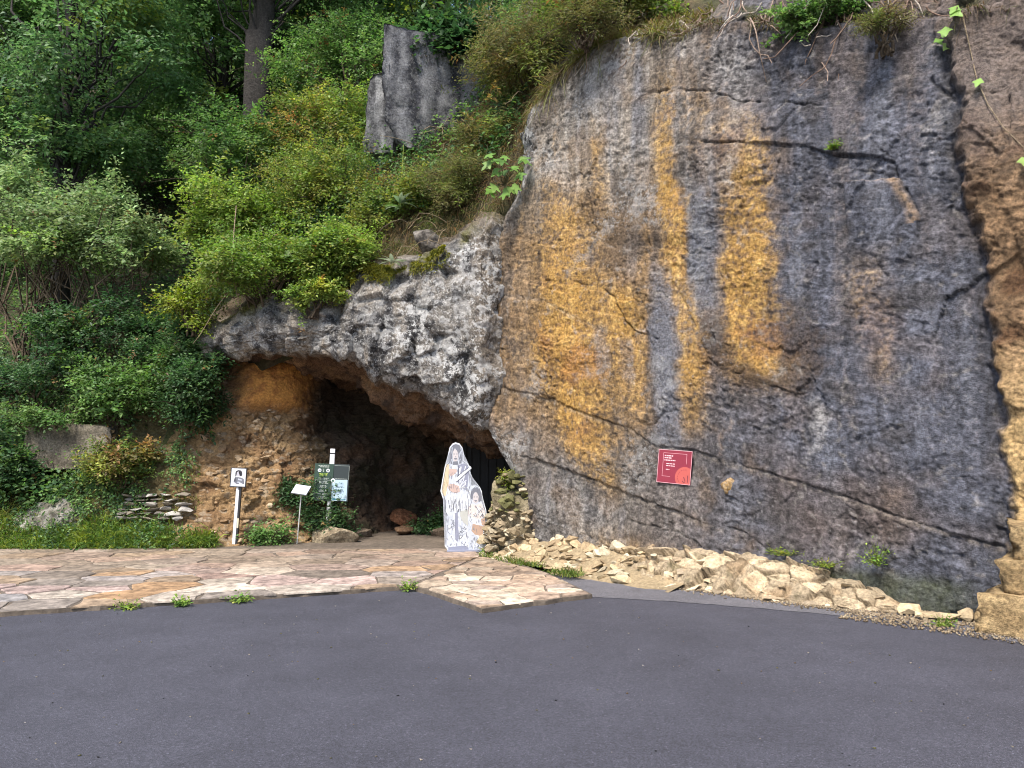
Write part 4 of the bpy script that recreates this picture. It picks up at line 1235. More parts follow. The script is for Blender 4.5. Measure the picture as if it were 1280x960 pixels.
def leaf_arrays(O, A, U, L, leaf, nl, col, rs, wid=0.55, curl=0.12, spread=0.85, cj=0.22):
    """leaves set along twigs: O origins, A axes, U up vectors, L lengths, col per twig"""
    T = len(O)
    t = (np.arange(nl) + 0.6) / nl
    side = np.where(np.arange(nl) % 2 == 0, 1.0, -1.0)
    B = norm(np.cross(A, U))
    pos = O[:, None] + A[:, None] * (L[:, None] * t)[..., None] + rs.normal(0, 0.10, (T, nl, 3)) * L[:, None, None]
    dr = norm(A[:, None] * 0.55 + B[:, None] * (side * spread)[None, :, None] + rs.normal(0, 0.33, (T, nl, 3)))
    nr = norm(U[:, None] + rs.normal(0, 0.42, (T, nl, 3)))
    W = norm(np.cross(nr, dr)); nr = np.cross(dr, W)
    sz = (leaf * rs.uniform(0.6, 1.25, (T, nl)) * (1.05 - 0.3 * t)[None])[..., None]
    b = pos + dr * sz * 0.15
    tip = b + dr * sz - nr * curl * sz
    mid = b + dr * sz * 0.45
    l = mid + W * sz * wid * 0.5 + nr * sz * 0.07
    r = mid - W * sz * wid * 0.5 + nr * sz * 0.07
    V = np.stack([b, r, tip, l], 2).reshape(-1, 3)
    k = np.arange(T * nl)[:, None] * 4
    F = np.concatenate([k + [0, 1, 2], k + [0, 2, 3]])
    c = col[:, None] * (1 + rs.normal(0, cj, (T, nl, 1))) * (1 + rs.normal(0, 0.06, (T, nl, 3)))
    C = np.repeat(np.clip(c, 0.006, 0.6).reshape(-1, 3), 4, 0)
    return V, F, C


def pick_cols(pal, n, rs):
    w = np.array([p[1] for p in pal], float); w /= w.sum()
    return np.array([p[0] for p in pal])[rs.choice(len(pal), n, p=w)]


def cluster_twigs(cents, rads, center, n, rs, flat=0.6, tl=0.30, down=0.1):
    """twig frames gathered in clumps"""
    k = rs.randint(0, len(cents), n)
    dv = rs.normal(size=(n, 3)); dv = norm(dv) * (rs.rand(n, 1) ** 0.45)
    O = cents[k] + dv * rads[k][:, None] * np.array([1, 1, flat])
    A = norm(dv * np.array([1, 1, 0.5]) + 0.5 * norm(cents[k] - center) * np.array([1, 1, 0.4]) + rs.normal(0, 0.35, (n, 3)) + np.array([0, 0, -down]))
    U = norm(np.array([0, -0.15, 1.0]) + 0.35 * dv + rs.normal(0, 0.22, (n, 3)))
    return O, A, U, rs.uniform(0.6, 1.3, n) * tl, k


def bez(a, b, sag, rs, n=7, wob=0.05):
    a, b = np.array(a, float), np.array(b, float)
    t = np.linspace(0, 1, n)[:, None]
    p = a + (b - a) * t
    L = np.linalg.norm(b - a)
    p += np.array([0, 0, 1.0]) * sag * L * 4 * t * (1 - t) * 0.5
    w = rs.normal(0, wob * L, (n, 3)); w[0] = 0; w[-1] = 0
    return p + w * (4 * t * (1 - t))


G_BRIGHT = [((0.200, 0.300, 0.063), 4), ((0.281, 0.353, 0.088), 3), ((0.140, 0.230, 0.053), 3), ((0.380, 0.371, 0.080), 1)]
G_MID = [((0.128, 0.232, 0.064), 4), ((0.180, 0.281, 0.089), 3), ((0.090, 0.172, 0.055), 3)]
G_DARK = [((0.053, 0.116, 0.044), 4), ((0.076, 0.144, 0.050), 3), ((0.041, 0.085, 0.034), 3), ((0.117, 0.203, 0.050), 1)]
G_PALE = [((0.202, 0.284, 0.118), 4), ((0.260, 0.332, 0.152), 3), ((0.135, 0.205, 0.083), 3), ((0.186, 0.284, 0.069), 1)]
G_MIX = [((0.161, 0.241, 0.056), 4), ((0.258, 0.274, 0.064), 3), ((0.258, 0.153, 0.064), 0.8), ((0.113, 0.177, 0.048), 3)]
G_FOREST = [((0.130, 0.233, 0.086), 4), ((0.180, 0.290, 0.107), 3), ((0.092, 0.167, 0.072), 3), ((0.334, 0.396, 0.077), 0.5)]
G_DRY = [((0.187, 0.179, 0.079), 4), ((0.134, 0.127, 0.053), 3), ((0.152, 0.196, 0.053), 3), ((0.232, 0.173, 0.063), 1)]
G_YEL = [((0.195, 0.260, 0.039), 3), ((0.273, 0.299, 0.052), 2), ((0.130, 0.195, 0.039), 2)]


def make_shrub(name, label, cat, base, center, rad, ncl, ntw, leaf, pal, seed, nl=9, flat=0.6, tl=0.28, group=None, stems=True, crad=0.36, stem_c=(0.10, 0.075, 0.05), down=0.12, wid=0.55):
    rs = np.random.RandomState(seed)
    base = np.array(base, float); center = np.array(center, float); rad = np.array(rad, float)
    dv = norm(rs.normal(size=(ncl, 3)) * np.array([1, 1, 0.9]) + np.array([0, -0.25, 0.15]))
    cents = center + dv * rad * rs.uniform(0.35, 0.95, (ncl, 1))
    rads = rad.mean() * crad * rs.uniform(0.6, 1.35, ncl)
    O, A, U, L, k = cluster_twigs(cents, rads, center, ntw, rs, flat, tl, down)
    cc = pick_cols(pal, ncl, rs)
    col = 0.55 * cc[k] + 0.45 * pick_cols(pal, ntw, rs)
    nsh = ncl
    sd = norm(cents - center + rs.normal(0, 0.25, (ncl, 3)) * rad + np.array([0, -0.1, 0.25]) * rad)
    sl = rad.mean() * rs.uniform(0.45, 1.05, nsh)
    for q in range(5):
        f_ = (q + 1) / 5.0
        so = cents + sd * (sl * f_)[:, None] + np.array([0, 0, -0.30]) * (sl * f_ * f_)[:, None]
        O = np.concatenate([O, so]); A = np.concatenate([A, norm(sd + rs.normal(0, .45, (nsh, 3)))]); U = np.concatenate([U, norm(np.array([0, -.1, 1.0]) + rs.normal(0, .25, (nsh, 3)))])
        L = np.concatenate([L, rs.uniform(.5, 1.0, nsh) * tl]); k = np.concatenate([k, np.arange(nsh)])
        col = np.concatenate([col, cc * rs.uniform(.9, 1.3, (nsh, 1))])
    dead = rs.rand(len(col)) < 0.015
    col[dead] = np.array([0.22, 0.14, 0.06]) * rs.uniform(.6, 1.2, (dead.sum(), 1))
    col = col * rs.uniform(.75, 1.25, ncl)[k][:, None]
    lsz = rs.uniform(.75, 1.35, ncl)[k][:, None] * leaf
    V, F, C = leaf_arrays(O - base, A, U, L, lsz, nl, col, rs, wid)
    root = empty(name, tuple(base), label, cat, group)
    me = fast_mesh('foliage', V, F, C)
    obj('foliage', me, M['leaf'], root)
    if stems:
        pt = Parts()
        for q in range(ncl):
            p = bez((rs.normal(0, .06), rs.normal(0, .06), -0.15), cents[q] - base, 0.12, rs, 8, 0.06)
            r0 = 0.012 + 0.010 * rs.rand() + 0.008 * rad.mean()
            a, b = tube_arrays(p, [r0, r0 * 0.35], 5, 0.0, q)
            pt.add(a, b, np.array(stem_c) * rs.uniform(0.7, 1.3))
        for q in range(nsh):
            p = np.stack([cents[q], cents[q] + sd[q] * sl[q] * .5 + [0, 0, -.075 * sl[q]], cents[q] + sd[q] * sl[q] + [0, 0, -.30 * sl[q]]]) - base
            a, b = tube_arrays(p, [0.006, 0.002], 3)
            pt.add(a, b, np.array(stem_c))
        sel = rs.choice(ntw, min(ntw, 110), replace=False)
        for q in sel:
            p = np.stack([cents[k[q]], O[q], O[q] + A[q] * L[q]]) - base
            a, b = tube_arrays(p, [0.005, 0.0025], 3)
            pt.add(a, b, np.array(stem_c) * 0.9)
        obj('stem', pt.mesh('stem'), M['bark'], root)
    return root


def hz(x, y):
    """height of the hillside under a point"""
    fy = float(np.interp(x, HFX, HFY))
    return float(hill(np.array([x]), np.array([max(0.0, y - fy)]))[0, 2])


SHRUBS = [
    # name, label, category, centre, radii, clumps, twigs, leaf, palette
    ('shrub', 'bright green small leaved shrub spilling over the left end of the rock arch', (-4.35, 12.98, 4.72), (1.30, .65, .72), 30, 2300, .060, G_BRIGHT),
    ('shrub', 'fresh green shrub on the arch shoulder beside yellow moss', (-3.0, 13.05, 5.05), (.85, .55, .52), 20, 1500, .050, G_BRIGHT),
    ('shrub', 'yellow green bush behind the shrub that spills over the arch', (-5.15, 14.2, 5.9), (1.2, .8, .95), 26, 1900, .070, G_BRIGHT),
    ('shrub', 'wide bush of mixed green and yellowing leaves in the middle of the slope', (-3.55, 14.3, 6.5), (1.4, .8, 1.0), 30, 2600, .055, G_MIX),
    ('shrub', 'low bush with reddish brown leaves below the grey rock outcrop', (-2.2, 13.7, 6.1), (.95, .6, .65), 20, 1500, .050, G_MIX),
    ('shrub', 'tall green bush left of the grey rock outcrop', (-4.0, 15.8, 8.4), (1.6, .9, 1.25), 30, 2200, .065, G_MIX),
    ('shrub', 'dark green bush on the slope below the forked tree trunk', (-6.0, 16.3, 8.0), (1.5, .9, 1.1), 28, 1700, .075, G_MID),
    ('shrub', 'large green bush high on the slope above and behind the outcrop bush', (-3.7, 18.0, 10.9), (2.2, 1.1, 1.7), 34, 2400, .075, G_MID),
    ('shrub', 'pale grey green shrub with layered leaves and bare stems on the left slope', (-8.05, 14.55, 5.75), (1.75, .95, .85), 34, 1700, .085, G_PALE),
    ('shrub', 'pale leafy shrub behind the layered shrub at the edge of the wood', (-9.9, 15.4, 6.4), (1.4, .9, .95), 24, 1000, .085, G_PALE),
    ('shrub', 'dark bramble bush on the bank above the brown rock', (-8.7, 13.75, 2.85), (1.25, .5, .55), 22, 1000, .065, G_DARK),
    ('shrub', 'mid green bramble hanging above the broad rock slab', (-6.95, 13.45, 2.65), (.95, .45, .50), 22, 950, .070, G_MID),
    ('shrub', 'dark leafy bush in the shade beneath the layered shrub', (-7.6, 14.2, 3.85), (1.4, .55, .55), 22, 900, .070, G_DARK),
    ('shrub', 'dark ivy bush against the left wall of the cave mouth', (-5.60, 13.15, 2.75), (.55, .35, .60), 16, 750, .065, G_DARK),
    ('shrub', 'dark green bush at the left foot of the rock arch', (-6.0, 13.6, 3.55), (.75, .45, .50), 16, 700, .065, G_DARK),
    ('shrub', 'low dark ivy growing round the small brown rock', (-9.1, 13.1, 1.35), (.9, .4, .55), 16, 800, .060, G_DARK),
    ('shrub', 'yellow green leafy spray on arching stems left of the arch', (-5.55, 13.05, 4.10), (.45, .30, .38), 9, 240, .065, G_YEL),
    ('shrub', 'dark green shrub growing round the white information post', (-3.25, 13.72, .42), (.42, .20, .40), 12, 420, .050, G_DARK),
    ('shrub', 'dark green creeper on the earth bank behind the small tilted sign', (-3.75, 13.75, .85), (.35, .18, .42), 10, 360, .050, G_DARK),
    ('shrub', 'low green plant between the portrait post and the small tilted sign', (-4.0, 13.05, .14), (.33, .18, .15), 8, 200, .050, G_MID),
    ('shrub', 'small dark green plant on the cave floor behind the cutout', (-1.35, 14.75, .18), (.40, .20, .22), 8, 240, .055, G_DARK),
    ('shrub', 'dry brown twiggy bush hanging on the slope between outcrop and cliff', (-0.25, 13.75, 7.2), (.62, .5, .75), 18, 1100, .085, G_DRY),
    ('shrub', 'brownish dry bush high above the upper left rim of the cliff', (0.35, 13.4, 9.0), (1.0, .7, .8), 22, 1500, .085, G_DRY),
    ('shrub', 'olive brown scrub below the outcrop above the fig', (-1.0, 13.2, 6.35), (.8, .5, .6), 18, 1300, .060, G_DRY),
    ('shrub', 'broad leaved ivy mass draped over the top of the grey outcrop', (-1.25, 14.75, 9.95), (.75, .30, .32), 16, 340, .15, G_DARK),
    ('shrub', 'trailing green shrub rooted in the top ledge of the cliff', (3.75, 8.75, 6.85), (.55, .30, .16), 14, 420, .045, G_MID),
    ('shrub', 'green weedy scrub on the cliff top above the root tangle', (1.55, 11.2, 8.55), (1.0, .5, .40), 18, 900, .06, G_MIX),
    ('shrub', 'low scrubby herbs growing around the broad rock slab on the bank', (-8.1, 13.35, 2.15), (.8, .3, .2), 12, 300, .05, G_MID),
    ('shrub', 'leafy green herbs on the bank right of the broad rock slab', (-6.7, 13.0, 1.45), (.55, .3, .35), 12, 420, .055, G_MIX),
    ('shrub', 'dry twiggy weeds in the cliff rim left of the root tangle', (1.1, 10.65, 7.95), (.5, .3, .28), 12, 420, .055, G_DRY),
    ('shrub', 'brown mossy clump hanging from the top ledge beside the trailing shrub', (4.15, 8.05, 6.3), (.32, .2, .16), 9, 320, .035, G_DRY),
    ('shrub', 'small bright green creeper hanging down the arch face below the yellow moss', (-3.35, 12.55, 4.25), (.50, .18, .30), 12, 420, .042, G_BRIGHT),
    ('shrub', 'mossy green fern patch on top of the rubble heap', (-0.06, 11.95, 1.16), (.12, .14, .18), 6, 130, .030, G_YEL),
]
for k, (nm, lab, c, r, ncl, ntw, lf, pal) in enumerate(SHRUBS):
    x, y, z = c
    if y > 14.9 or z < 0.6 or k in (8, 9): b = (x, y + 0.1, min(z - r[2] * 0.5, hz(x, y + 0.1)) if z > 0.6 else PAVE_Z)
    else: b = (x, y + r[1] * 0.4, z - r[2] * 0.9)
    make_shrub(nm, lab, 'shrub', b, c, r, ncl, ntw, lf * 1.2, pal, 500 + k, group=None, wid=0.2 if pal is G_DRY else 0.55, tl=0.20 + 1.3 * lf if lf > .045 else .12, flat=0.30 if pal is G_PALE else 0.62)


# ------------------------------------------------------------------ trees of the wood
def make_tree(label, x, y, H, cz0, crad, ncl, ntw, leaf, seed, pal=G_FOREST, tr=0.16, fork=None, lean=(0, 0), low=0.2, group=None):
    rs = np.random.RandomState(seed)
    base = np.array([x, y, hz(x, y) - 0.15])
    root = empty('tree', tuple(base), label, 'tree', group)
    pt = Parts()
    n = 9
    t = np.linspace(0, 1, n)
    path = np.stack([lean[0] * t * H + 0.12 * rs.normal(size=n) * t, lean[1] * t * H + 0.12 * rs.normal(size=n) * t, t * H * 0.92], 1)
    bc = np.array([0.045, 0.04, 0.038])
    if fork:
        kf = fork
        f0 = np.array([np.interp(kf / H, t * .92, path[:, q]) for q in range(3)])
        low_path = np.array([path[0], path[0] * 0.6 + f0 * 0.4, path[0] * .3 + f0 * .7, f0]) + rs.normal(0, 0.02, (4, 3))
        low_path[:, :2] += 0
        a, b = tube_arrays(low_path, [tr * 1.25, tr * 1.05, tr, tr * 1.05], 12, 0.09, seed); pt.add(a, b, bc)
        for sgn in (-1, 1):
            e = f0 + np.array([sgn * 0.9, 0.3 * sgn, H - kf])
            p = bez(f0 + np.array([sgn * tr * 0.45, 0, -0.25]), e, 0.0, rs, 8, 0.03)
            p[1:5, 0] -= sgn * 0.12
            a, b = tube_arrays(p, [tr * 0.74, tr * 0.5, tr * 0.2], 9, 0.07, seed + sgn); pt.add(a, b, bc)
    else:
        a, b = tube_arrays(path, [tr * 1.3, tr, tr * 0.8, tr * 0.5, tr * 0.15], 10, 0.08, seed); pt.add(a, b, bc)
    cen = np.array([lean[0] * H * .6, lean[1] * H * .6, cz0])
    dv = norm(rs.normal(size=(ncl, 3)))
    cents = cen + dv * np.array(crad) * rs.uniform(0.45, 1.0, (ncl, 1))
    cents[:, 2] = np.maximum(cents[:, 2], 0.35 + rs.rand(ncl))
    rads = rs.uniform(0.5, 1.15, ncl) * (0.30 * np.mean(crad[:2]))
    for q in range(ncl):
        h0 = np.clip(cents[q][2] * 0.75 - 0.3, H * low * 0.6, H * 0.85)
        s0 = np.array([np.interp(h0, path[:, 2], path[:, a]) for a in range(3)])
        p = bez(s0, cents[q], 0.10, rs, 8, 0.05)
        r0 = tr * rs.uniform(0.16, 0.34) * (0.45 if fork else 1)
        a, b = tube_arrays(p, [r0, r0 * 0.6, r0 * 0.15], 5, 0.0, q); pt.add(a, b, bc)
    O, A, U, L, k = cluster_twigs(cents, rads, cen, ntw, rs, 0.38, 0.42, 0.18)
    cc = pick_cols(pal, ncl, rs)
    V, F, C = leaf_arrays(O, A, U, L, leaf, 10, 0.6 * cc[k] + 0.4 * pick_cols(pal, ntw, rs), rs, wid=0.6)
    obj('trunk', pt.mesh('trunk', True), M['bark'], root)
    obj('crown', fast_mesh('crown', V, F, C), M['leaf'], root)
    return root


make_tree('stout dark tree trunk that forks high on the slope', -6.62, 19.0, 15, 10.5, (3.6, 3.0, 4.6), 46, 3000, .135, 701, tr=0.33, fork=6.7)
make_tree('slender dark tree leaning at the edge of the wood above the pale shrubs', -10.1, 16.8, 13, 7.6, (3.4, 2.4, 4.2), 52, 3600, .125, 703, tr=0.17, lean=(-0.03, 0))
FAR = [(-14.0, 19.0, 13, 5.0), (-12.0, 20.5, 14, 5.2), (-8.6, 21.5, 14, 5.2), (-16.5, 23.0, 15, 5.5), (-4.9, 21.5, 13, 5.0), (-2.0, 20.5, 12, 4.6), (-12.8, 26.0, 16, 6), (-8.4, 27.0, 16, 6), (-4.4, 26.5, 16, 6), (-18.5, 27.5, 16, 6), (-0.4, 24.0, 13, 5.2),
       (-10.6, 23.5, 15, 5.5), (-6.4, 24.0, 15, 5.5), (-15.5, 31.0, 17, 6.5), (-10.5, 32.0, 17, 6.5), (-6.0, 32.0, 17, 6.5), (-2.0, 31.0, 17, 6.5), (-21.0, 34.0, 17, 6.5)]
for k, (x, y, H, c0) in enumerate(FAR):
    make_tree('leafy green tree with low branches standing in the wood behind the slope', x, y, H, c0, (3.4, 2.6, 5.4), 50, 2600 if y < 25 else 2000, .15 if y < 25 else .19, 720 + k, pal=G_FOREST if k % 3 else G_MID, tr=0.15, low=0.1, group='trees of the wood on the slope')

# leaf litter level plants that close the ground under the wood
rs = np.random.RandomState(90)
nT = 15000
x = rs.uniform(-17, 0.2, nT); r = 0.6 + 15 * rs.rand(nT) ** 1.5
hp = hill(x, r)
nearcave = (x > -6.3) & (r < 0.5)
hp = hp[~nearcave]; nT = len(hp)
O = hp + np.stack([np.zeros(nT), np.zeros(nT), rs.rand(nT) * 0.5], 1)
A = norm(rs.normal(size=(nT, 3)) + np.array([0, -0.6, 0.2])); U = norm(rs.normal(0, .3, (nT, 3)) + np.array([0, -0.35, 1]))
V, F, C = leaf_arrays(O, A, U, rs.uniform(.2, .5, nT), .10, 9, pick_cols(G_MID + G_DARK, nT, rs), rs)
tag(obj('undergrowth', fast_mesh('undergrowth', V, F, C), M['leaf']), 'mass of low leafy undergrowth covering the wooded slope', 'undergrowth', kind='stuff')


# ------------------------------------------------------------------ grass
def blades(name, label, P, D, Ln, wid, cols, rs, cat='grass', sag=0.5):
    """curved blades: roots P, initial directions D, lengths Ln"""
    n = len(P)
    side = norm(np.cross(D, norm(rs.normal(size=(n, 3)))))
    g = np.array([0, 0, -1.0])
    m = P + D * Ln[:, None] * 0.5 + g * (sag * 0.12 * Ln)[:, None]
    e = P + D * Ln[:, None] * 0.92 + g * (sag * 0.55 * Ln)[:, None]
    w = (wid * rs.uniform(.7, 1.3, n))[:, None]
    V = np.stack([P - side * w, P + side * w, m - side * w * .8, m + side * w * .8, e], 1).reshape(-1, 3)
    k = np.arange(n)[:, None] * 5
    F = np.concatenate([k + [0, 1, 3], k + [0, 3, 2], k + [2, 3, 4]])
    C = np.repeat(np.clip(cols * (1 + rs.normal(0, .18, (n, 1))), .006, .6), 5, 0)
    return tag(obj(name, fast_mesh(name, V, F, C), M['grass']), label, cat, kind='stuff')


def up_dirs(n, rs, spread, bias=(0, -0.2, 1)):
    return norm(np.array(bias) + rs.normal(0, spread, (n, 3)))


rs = np.random.RandomState(95)
n = 14000
x = rs.uniform(-11.5, -4.85, n); r = np.abs(rs.normal(0, 0.32, n)) + 0.0
r = np.where(x > -7.0, r * np.interp(x, [-7, -6, -4.8], [.9, .6, .2]), r)
P = hill(x, r)
P[:, 1] = np.where(x > -7.0, np.interp(x, [-7, -5.6, -4.8], [12.36, 12.42, 12.62]) + r * .8, P[:, 1]); P[:, 2] = np.where(x > -7.0, 0.05 + r * 0.9, np.maximum(P[:, 2], 0.04))
cl = fbm(np.stack([x, r, 0 * x], 1), 2.0, 3, 7)
blades('verge_grass', 'lush green grass verge along the back edge of the paving', P, up_dirs(n, rs, .42, (0, -.35, .9)), rs.uniform(.12, .34, n) * (1 + .6 * cl), .007,
       np.where((rs.rand(n) < .25 + .5 * (cl > .2))[:, None], [[.24, .29, .05]], [[.12, .20, .04]]), rs, sag=.8)
n = 7000
x = rs.uniform(-11.5, -6.9, n); r = rs.uniform(.3, 1.9, n)
P = hill(x, r)
bi = (rs.rand(3500) ** 1.2 * 115).astype(int); bj = rs.randint(20, 130, 3500)
BP = bank_V[bi, bj]
P = np.concatenate([P, BP[fbm(BP, 1.8, 3, 67) > -0.12 + 0.5 * (bi / 115.0) ** 2]]); n = len(P)
blades('bank_grass', 'thin yellowing grass on the bank above the green verge', P, up_dirs(n, rs, .5, (0, -.5, .8)), rs.uniform(.10, .28, n), .005,
       np.where((rs.rand(n) < .5)[:, None], [[.25, .21, .06]], [[.15, .19, .045]]), rs, sag=1.0)
# ivy and herbs carpeting the left bank
nT = 2600
bi = (rs.rand(nT) ** 1.15 * 118).astype(int); bj = rs.randint(14, 270, nT)
BP = bank_V[bi, bj]
hx = rs.uniform(-11.5, -6.8, nT); HP = hill(hx, rs.uniform(.3, 4.0, nT))
BP = np.concatenate([BP[(fbm(BP, 1.5, 3, 69) > -0.05 + 0.5 * (bi / 118.0) ** 3)], HP[fbm(HP, 1.1, 3, 71) > -0.15]]); nT = len(BP)
V, F, C = leaf_arrays(BP + np.array([0, -.04, .03]), norm(rs.normal(size=(nT, 3)) + np.array([0, -.7, 0])), norm(rs.normal(0, .35, (nT, 3)) + np.array([0, -.7, .7])), rs.uniform(.15, .35, nT), .065, 8, pick_cols(G_DARK + G_MID, nT, rs), rs)
tag(obj('bank_ivy', fast_mesh('bank_ivy', V, F, C), M['leaf']), 'carpet of ivy and herbs over the left bank', 'ivy', kind='stuff')
# dry grass mat hanging over the slope between arch and cliff
n = 15000
x = rs.uniform(-2.5, 0.7, n); r = rs.rand(n) ** 1.2 * 3.4 - 0.05
P = hill(x, np.maximum(r, 0))
gm = fbm(P, 1.4, 3, 17)
cols = np.where((gm + rs.normal(0, .2, n) > .12)[:, None], [[.10, .13, .03]], [[.155, .115, .055]])
cols = np.where((rs.rand(n) < .12)[:, None], [[.20, .115, .05]], cols)
blades('dry_slope_grass', 'matted brown and olive grass on the steep slope between arch and cliff', P, up_dirs(n, rs, .55, (-.15, -.8, .35)), rs.uniform(.16, .46, n), .0045, cols, rs, sag=1.3)
# grass fringe over the upper left rim of the cliff
n = 17000
sv = rs.uniform(0.30, 3.6, n); ov = rs.rand(n) ** 1.7 * 1.8 - 0.06
ii = np.clip(np.searchsorted(cliff_s, sv), 1, len(cliff_s) - 2)
zt = np.minimum(np.interp(sv, [p[0] for p in TOPL], [p[1] for p in TOPL]) + ov, 10)
jj = np.clip(np.searchsorted(cliff_z, zt), 1, len(cliff_z) - 2)
P = cliff_V[ii, jj]
keep = (fbm(P, 3.0, 3, 27) + rs.normal(0, .10, n) > 0.0) | (ov > .6)
P = P[keep]; n = len(P)
cols = np.where((rs.rand(n) < .45)[:, None], [[.125, .14, .035]], [[.17, .125, .06]])
cols = np.where((rs.rand(n) < .10)[:, None], [[.26, .25, .05]], cols)
blades('rim_grass', 'dry grass fringe drooping over the upper left rim of the cliff', P, up_dirs(n, rs, .8, (-.4, -.6, .30)), rs.uniform(.08, .45, n) * (1 + .8 * fbm(P, 2.0, 2, 29)), .006, cols, rs, sag=1.3)
# thin grass along the foot of the rubble
n = 1600
t = rs.rand(n); o_ = rs.normal(0, .06, n)
P = np.stack([-0.42 + t * 1.25 + o_, 11.75 - t * 2.05 + o_, np.full(n, .04)], 1)
keep = (fbm(P, 1.7, 2, 37) > -0.08)
P = P[keep]; n = len(P)
blades('foot_grass', 'thin green weeds and grass along the foot of the stone scree', P, up_dirs(n, rs, .5), rs.uniform(.06, .2, n), .005, np.where((rs.rand(n) < .4)[:, None], [[.19, .21, .04]], [[.10, .16, .035]]), rs, sag=.7)
# moss fringe on the right part of the rim
n = 4200
sv = rs.uniform(3.3, 7.6, n); ov = rs.normal(0.0, .07, n)
zt = np.interp(sv, [p[0] for p in TOPL], [p[1] for p in TOPL]) + ov
P = cliff_V[np.clip(np.searchsorted(cliff_s, sv), 1, len(cliff_s) - 2), np.clip(np.searchsorted(cliff_z, zt), 1, len(cliff_z) - 2)]
keep = fbm(P, 1.3, 3, 47) > 0.06
P = P[keep]; n = len(P)
blades('rim_moss', 'dark mossy turf in the top ledge of the cliff', P, up_dirs(n, rs, .5, (-.5, -.6, .1)), rs.uniform(.05, .2, n), .0045, np.where((rs.rand(n) < .5)[:, None], [[.085, .085, .025]], [[.10, .065, .035]]), rs, sag=1.6)
# moss cushions on the arch shoulder
n = 9000
ax_ = rs.uniform(-3.2, -1.0, n)
dz_ = np.abs(rs.normal(0, .14, n))
P = np.stack([ax_, arch_y(ax_) + 0.10 - .35 * dz_, arch_top(ax_) + .06 - dz_], 1)
keep = fbm(P, 2.0, 3, 57) > 0.0
P = P[keep]; n = len(P)
blades('arch_moss', 'yellow green moss cushions on the shoulder of the arch', P, up_dirs(n, rs, .5, (0, -.7, .5)), rs.uniform(.04, .11, n), .008, np.where((rs.rand(n) < .6)[:, None], [[.20, .19, .02]], [[.10, .12, .02]]), rs, sag=1.0)

# bare roots and dead stems dangling from the rim
pt = Parts()
rs = np.random.RandomState(99)
for k in range(150):
    s0 = rs.uniform(1.2, 6.6) if k > 30 else rs.uniform(1.4, 4.2)
    z0 = float(top_z(s0)) + rs.uniform(-.05, .5)
    p, nn = cliff_pt(s0, min(z0, 8.4), .05)
    L = rs.uniform(.25, 1.1)
    pts = [p]
    d = np.array([rs.normal(0, .5), rs.normal(0, .3) - .3, -1.0]); d /= np.linalg.norm(d)
    for q in range(6):
        d = d + rs.normal(0, .32, 3) + np.array([0, 0, -.12]); d /= np.linalg.norm(d)
        pts.append(pts[-1] + d * L / 6)
    a, b = tube_arrays(pts, [.011, .006], 4)
    pt.add(a, b, np.array([[.42, .36, .30], [.30, .22, .17], [.18, .12, .09]][rs.randint(3)]))
for k in range(60):
    x0 = rs.uniform(-2.4, .5); h0 = hill(np.array([x0]), np.array([rs.uniform(.0, 2.8)]))[0]
    pts = [h0]
    d = norm(np.array([rs.normal(0, .8), -.6, rs.normal(.3, .5)])); L = rs.uniform(.4, 1.2)
    for q in range(6):
        d = norm(d + rs.normal(0, .25, 3) + np.array([0, 0, -.22])); pts.append(pts[-1] + d * L / 6)
    a, b = tube_arrays(pts, [.009, .005], 4); pt.add(a, b, np.array([.22, .17, .11]) * rs.uniform(.6, 1.3))
tag(obj('hanging_roots', pt.mesh('hanging_roots', True), M['bark']), 'tangle of thin bare roots and dead stems hanging from the cliff rim', 'roots', kind='stuff')

# ------------------------------------------------------------------ signs and the cutout figures
def pmat(name, c, rough=0.5, var=0.04): 
    if name not in M: M[name] = plain(name, c, rough, 0.0, var, 30)
    return M[name]


WHITE = pmat('print_white', (0.64, 0.66, 0.70)); OFFW = pmat('print_pale', (0.42, 0.45, 0.51)); GREYP = pmat('print_grey', (0.15, 0.155, 0.185))
DARKP = pmat('print_dark', (0.03, 0.03, 0.038)); CREAM = pmat('print_cream', (0.56, 0.45, 0.30)); PINK = pmat('print_skin', (0.46, 0.34, 0.30))
LAV = pmat('print_lavender', (0.22, 0.23, 0.30)); TANP = pmat('print_tan', (0.40, 0.27, 0.20)); SKIN = pmat('print_face', (0.48, 0.44, 0.44))


def flat_poly(bm, pts, y0, y1=None):
    """polygon in the x-z plane facing -y; with y1 it becomes a slab"""
    f = [bm.verts.new((x, y0, z)) for x, z in pts]
    fa = bm.faces.new(f)
    faces = [fa]
    if y1 is not None:
        g = [bm.verts.new((x, y1, z)) for x, z in pts]
        faces.append(bm.faces.new(g[::-1]))
        for k in range(len(f)):
            k2 = (k + 1) % len(f)
            bm.faces.new((f[k], g[k], g[k2], f[k2]))
    bmesh.ops.triangulate(bm, faces=faces)


def flat_part(name, polys, y0, mat, parent, y1=None):
    bm = bmesh.new()
    for p in polys: flat_poly(bm, p, y0, y1)
    bmesh.ops.recalc_face_normals(bm, faces=bm.faces[:])
    return obj(name, bm_mesh(name, bm), mat, parent)


def stroke(x0, z0, x1, z1, w):
    dx, dz = x1 - x0, z1 - z0
    m = math.hypot(dx, dz) + 1e-9
    nx, nz = -dz / m * w / 2, dx / m * w / 2
    return [(x0 + nx, z0 + nz), (x1 + nx * .6, z1 + nz * .6), (x1 - nx * .6, z1 - nz * .6), (x0 - nx, z0 - nz)]


K = 0.001857


def cz(pts): return [((x - 210) * K, (925 - y) * K) for x, y in pts]


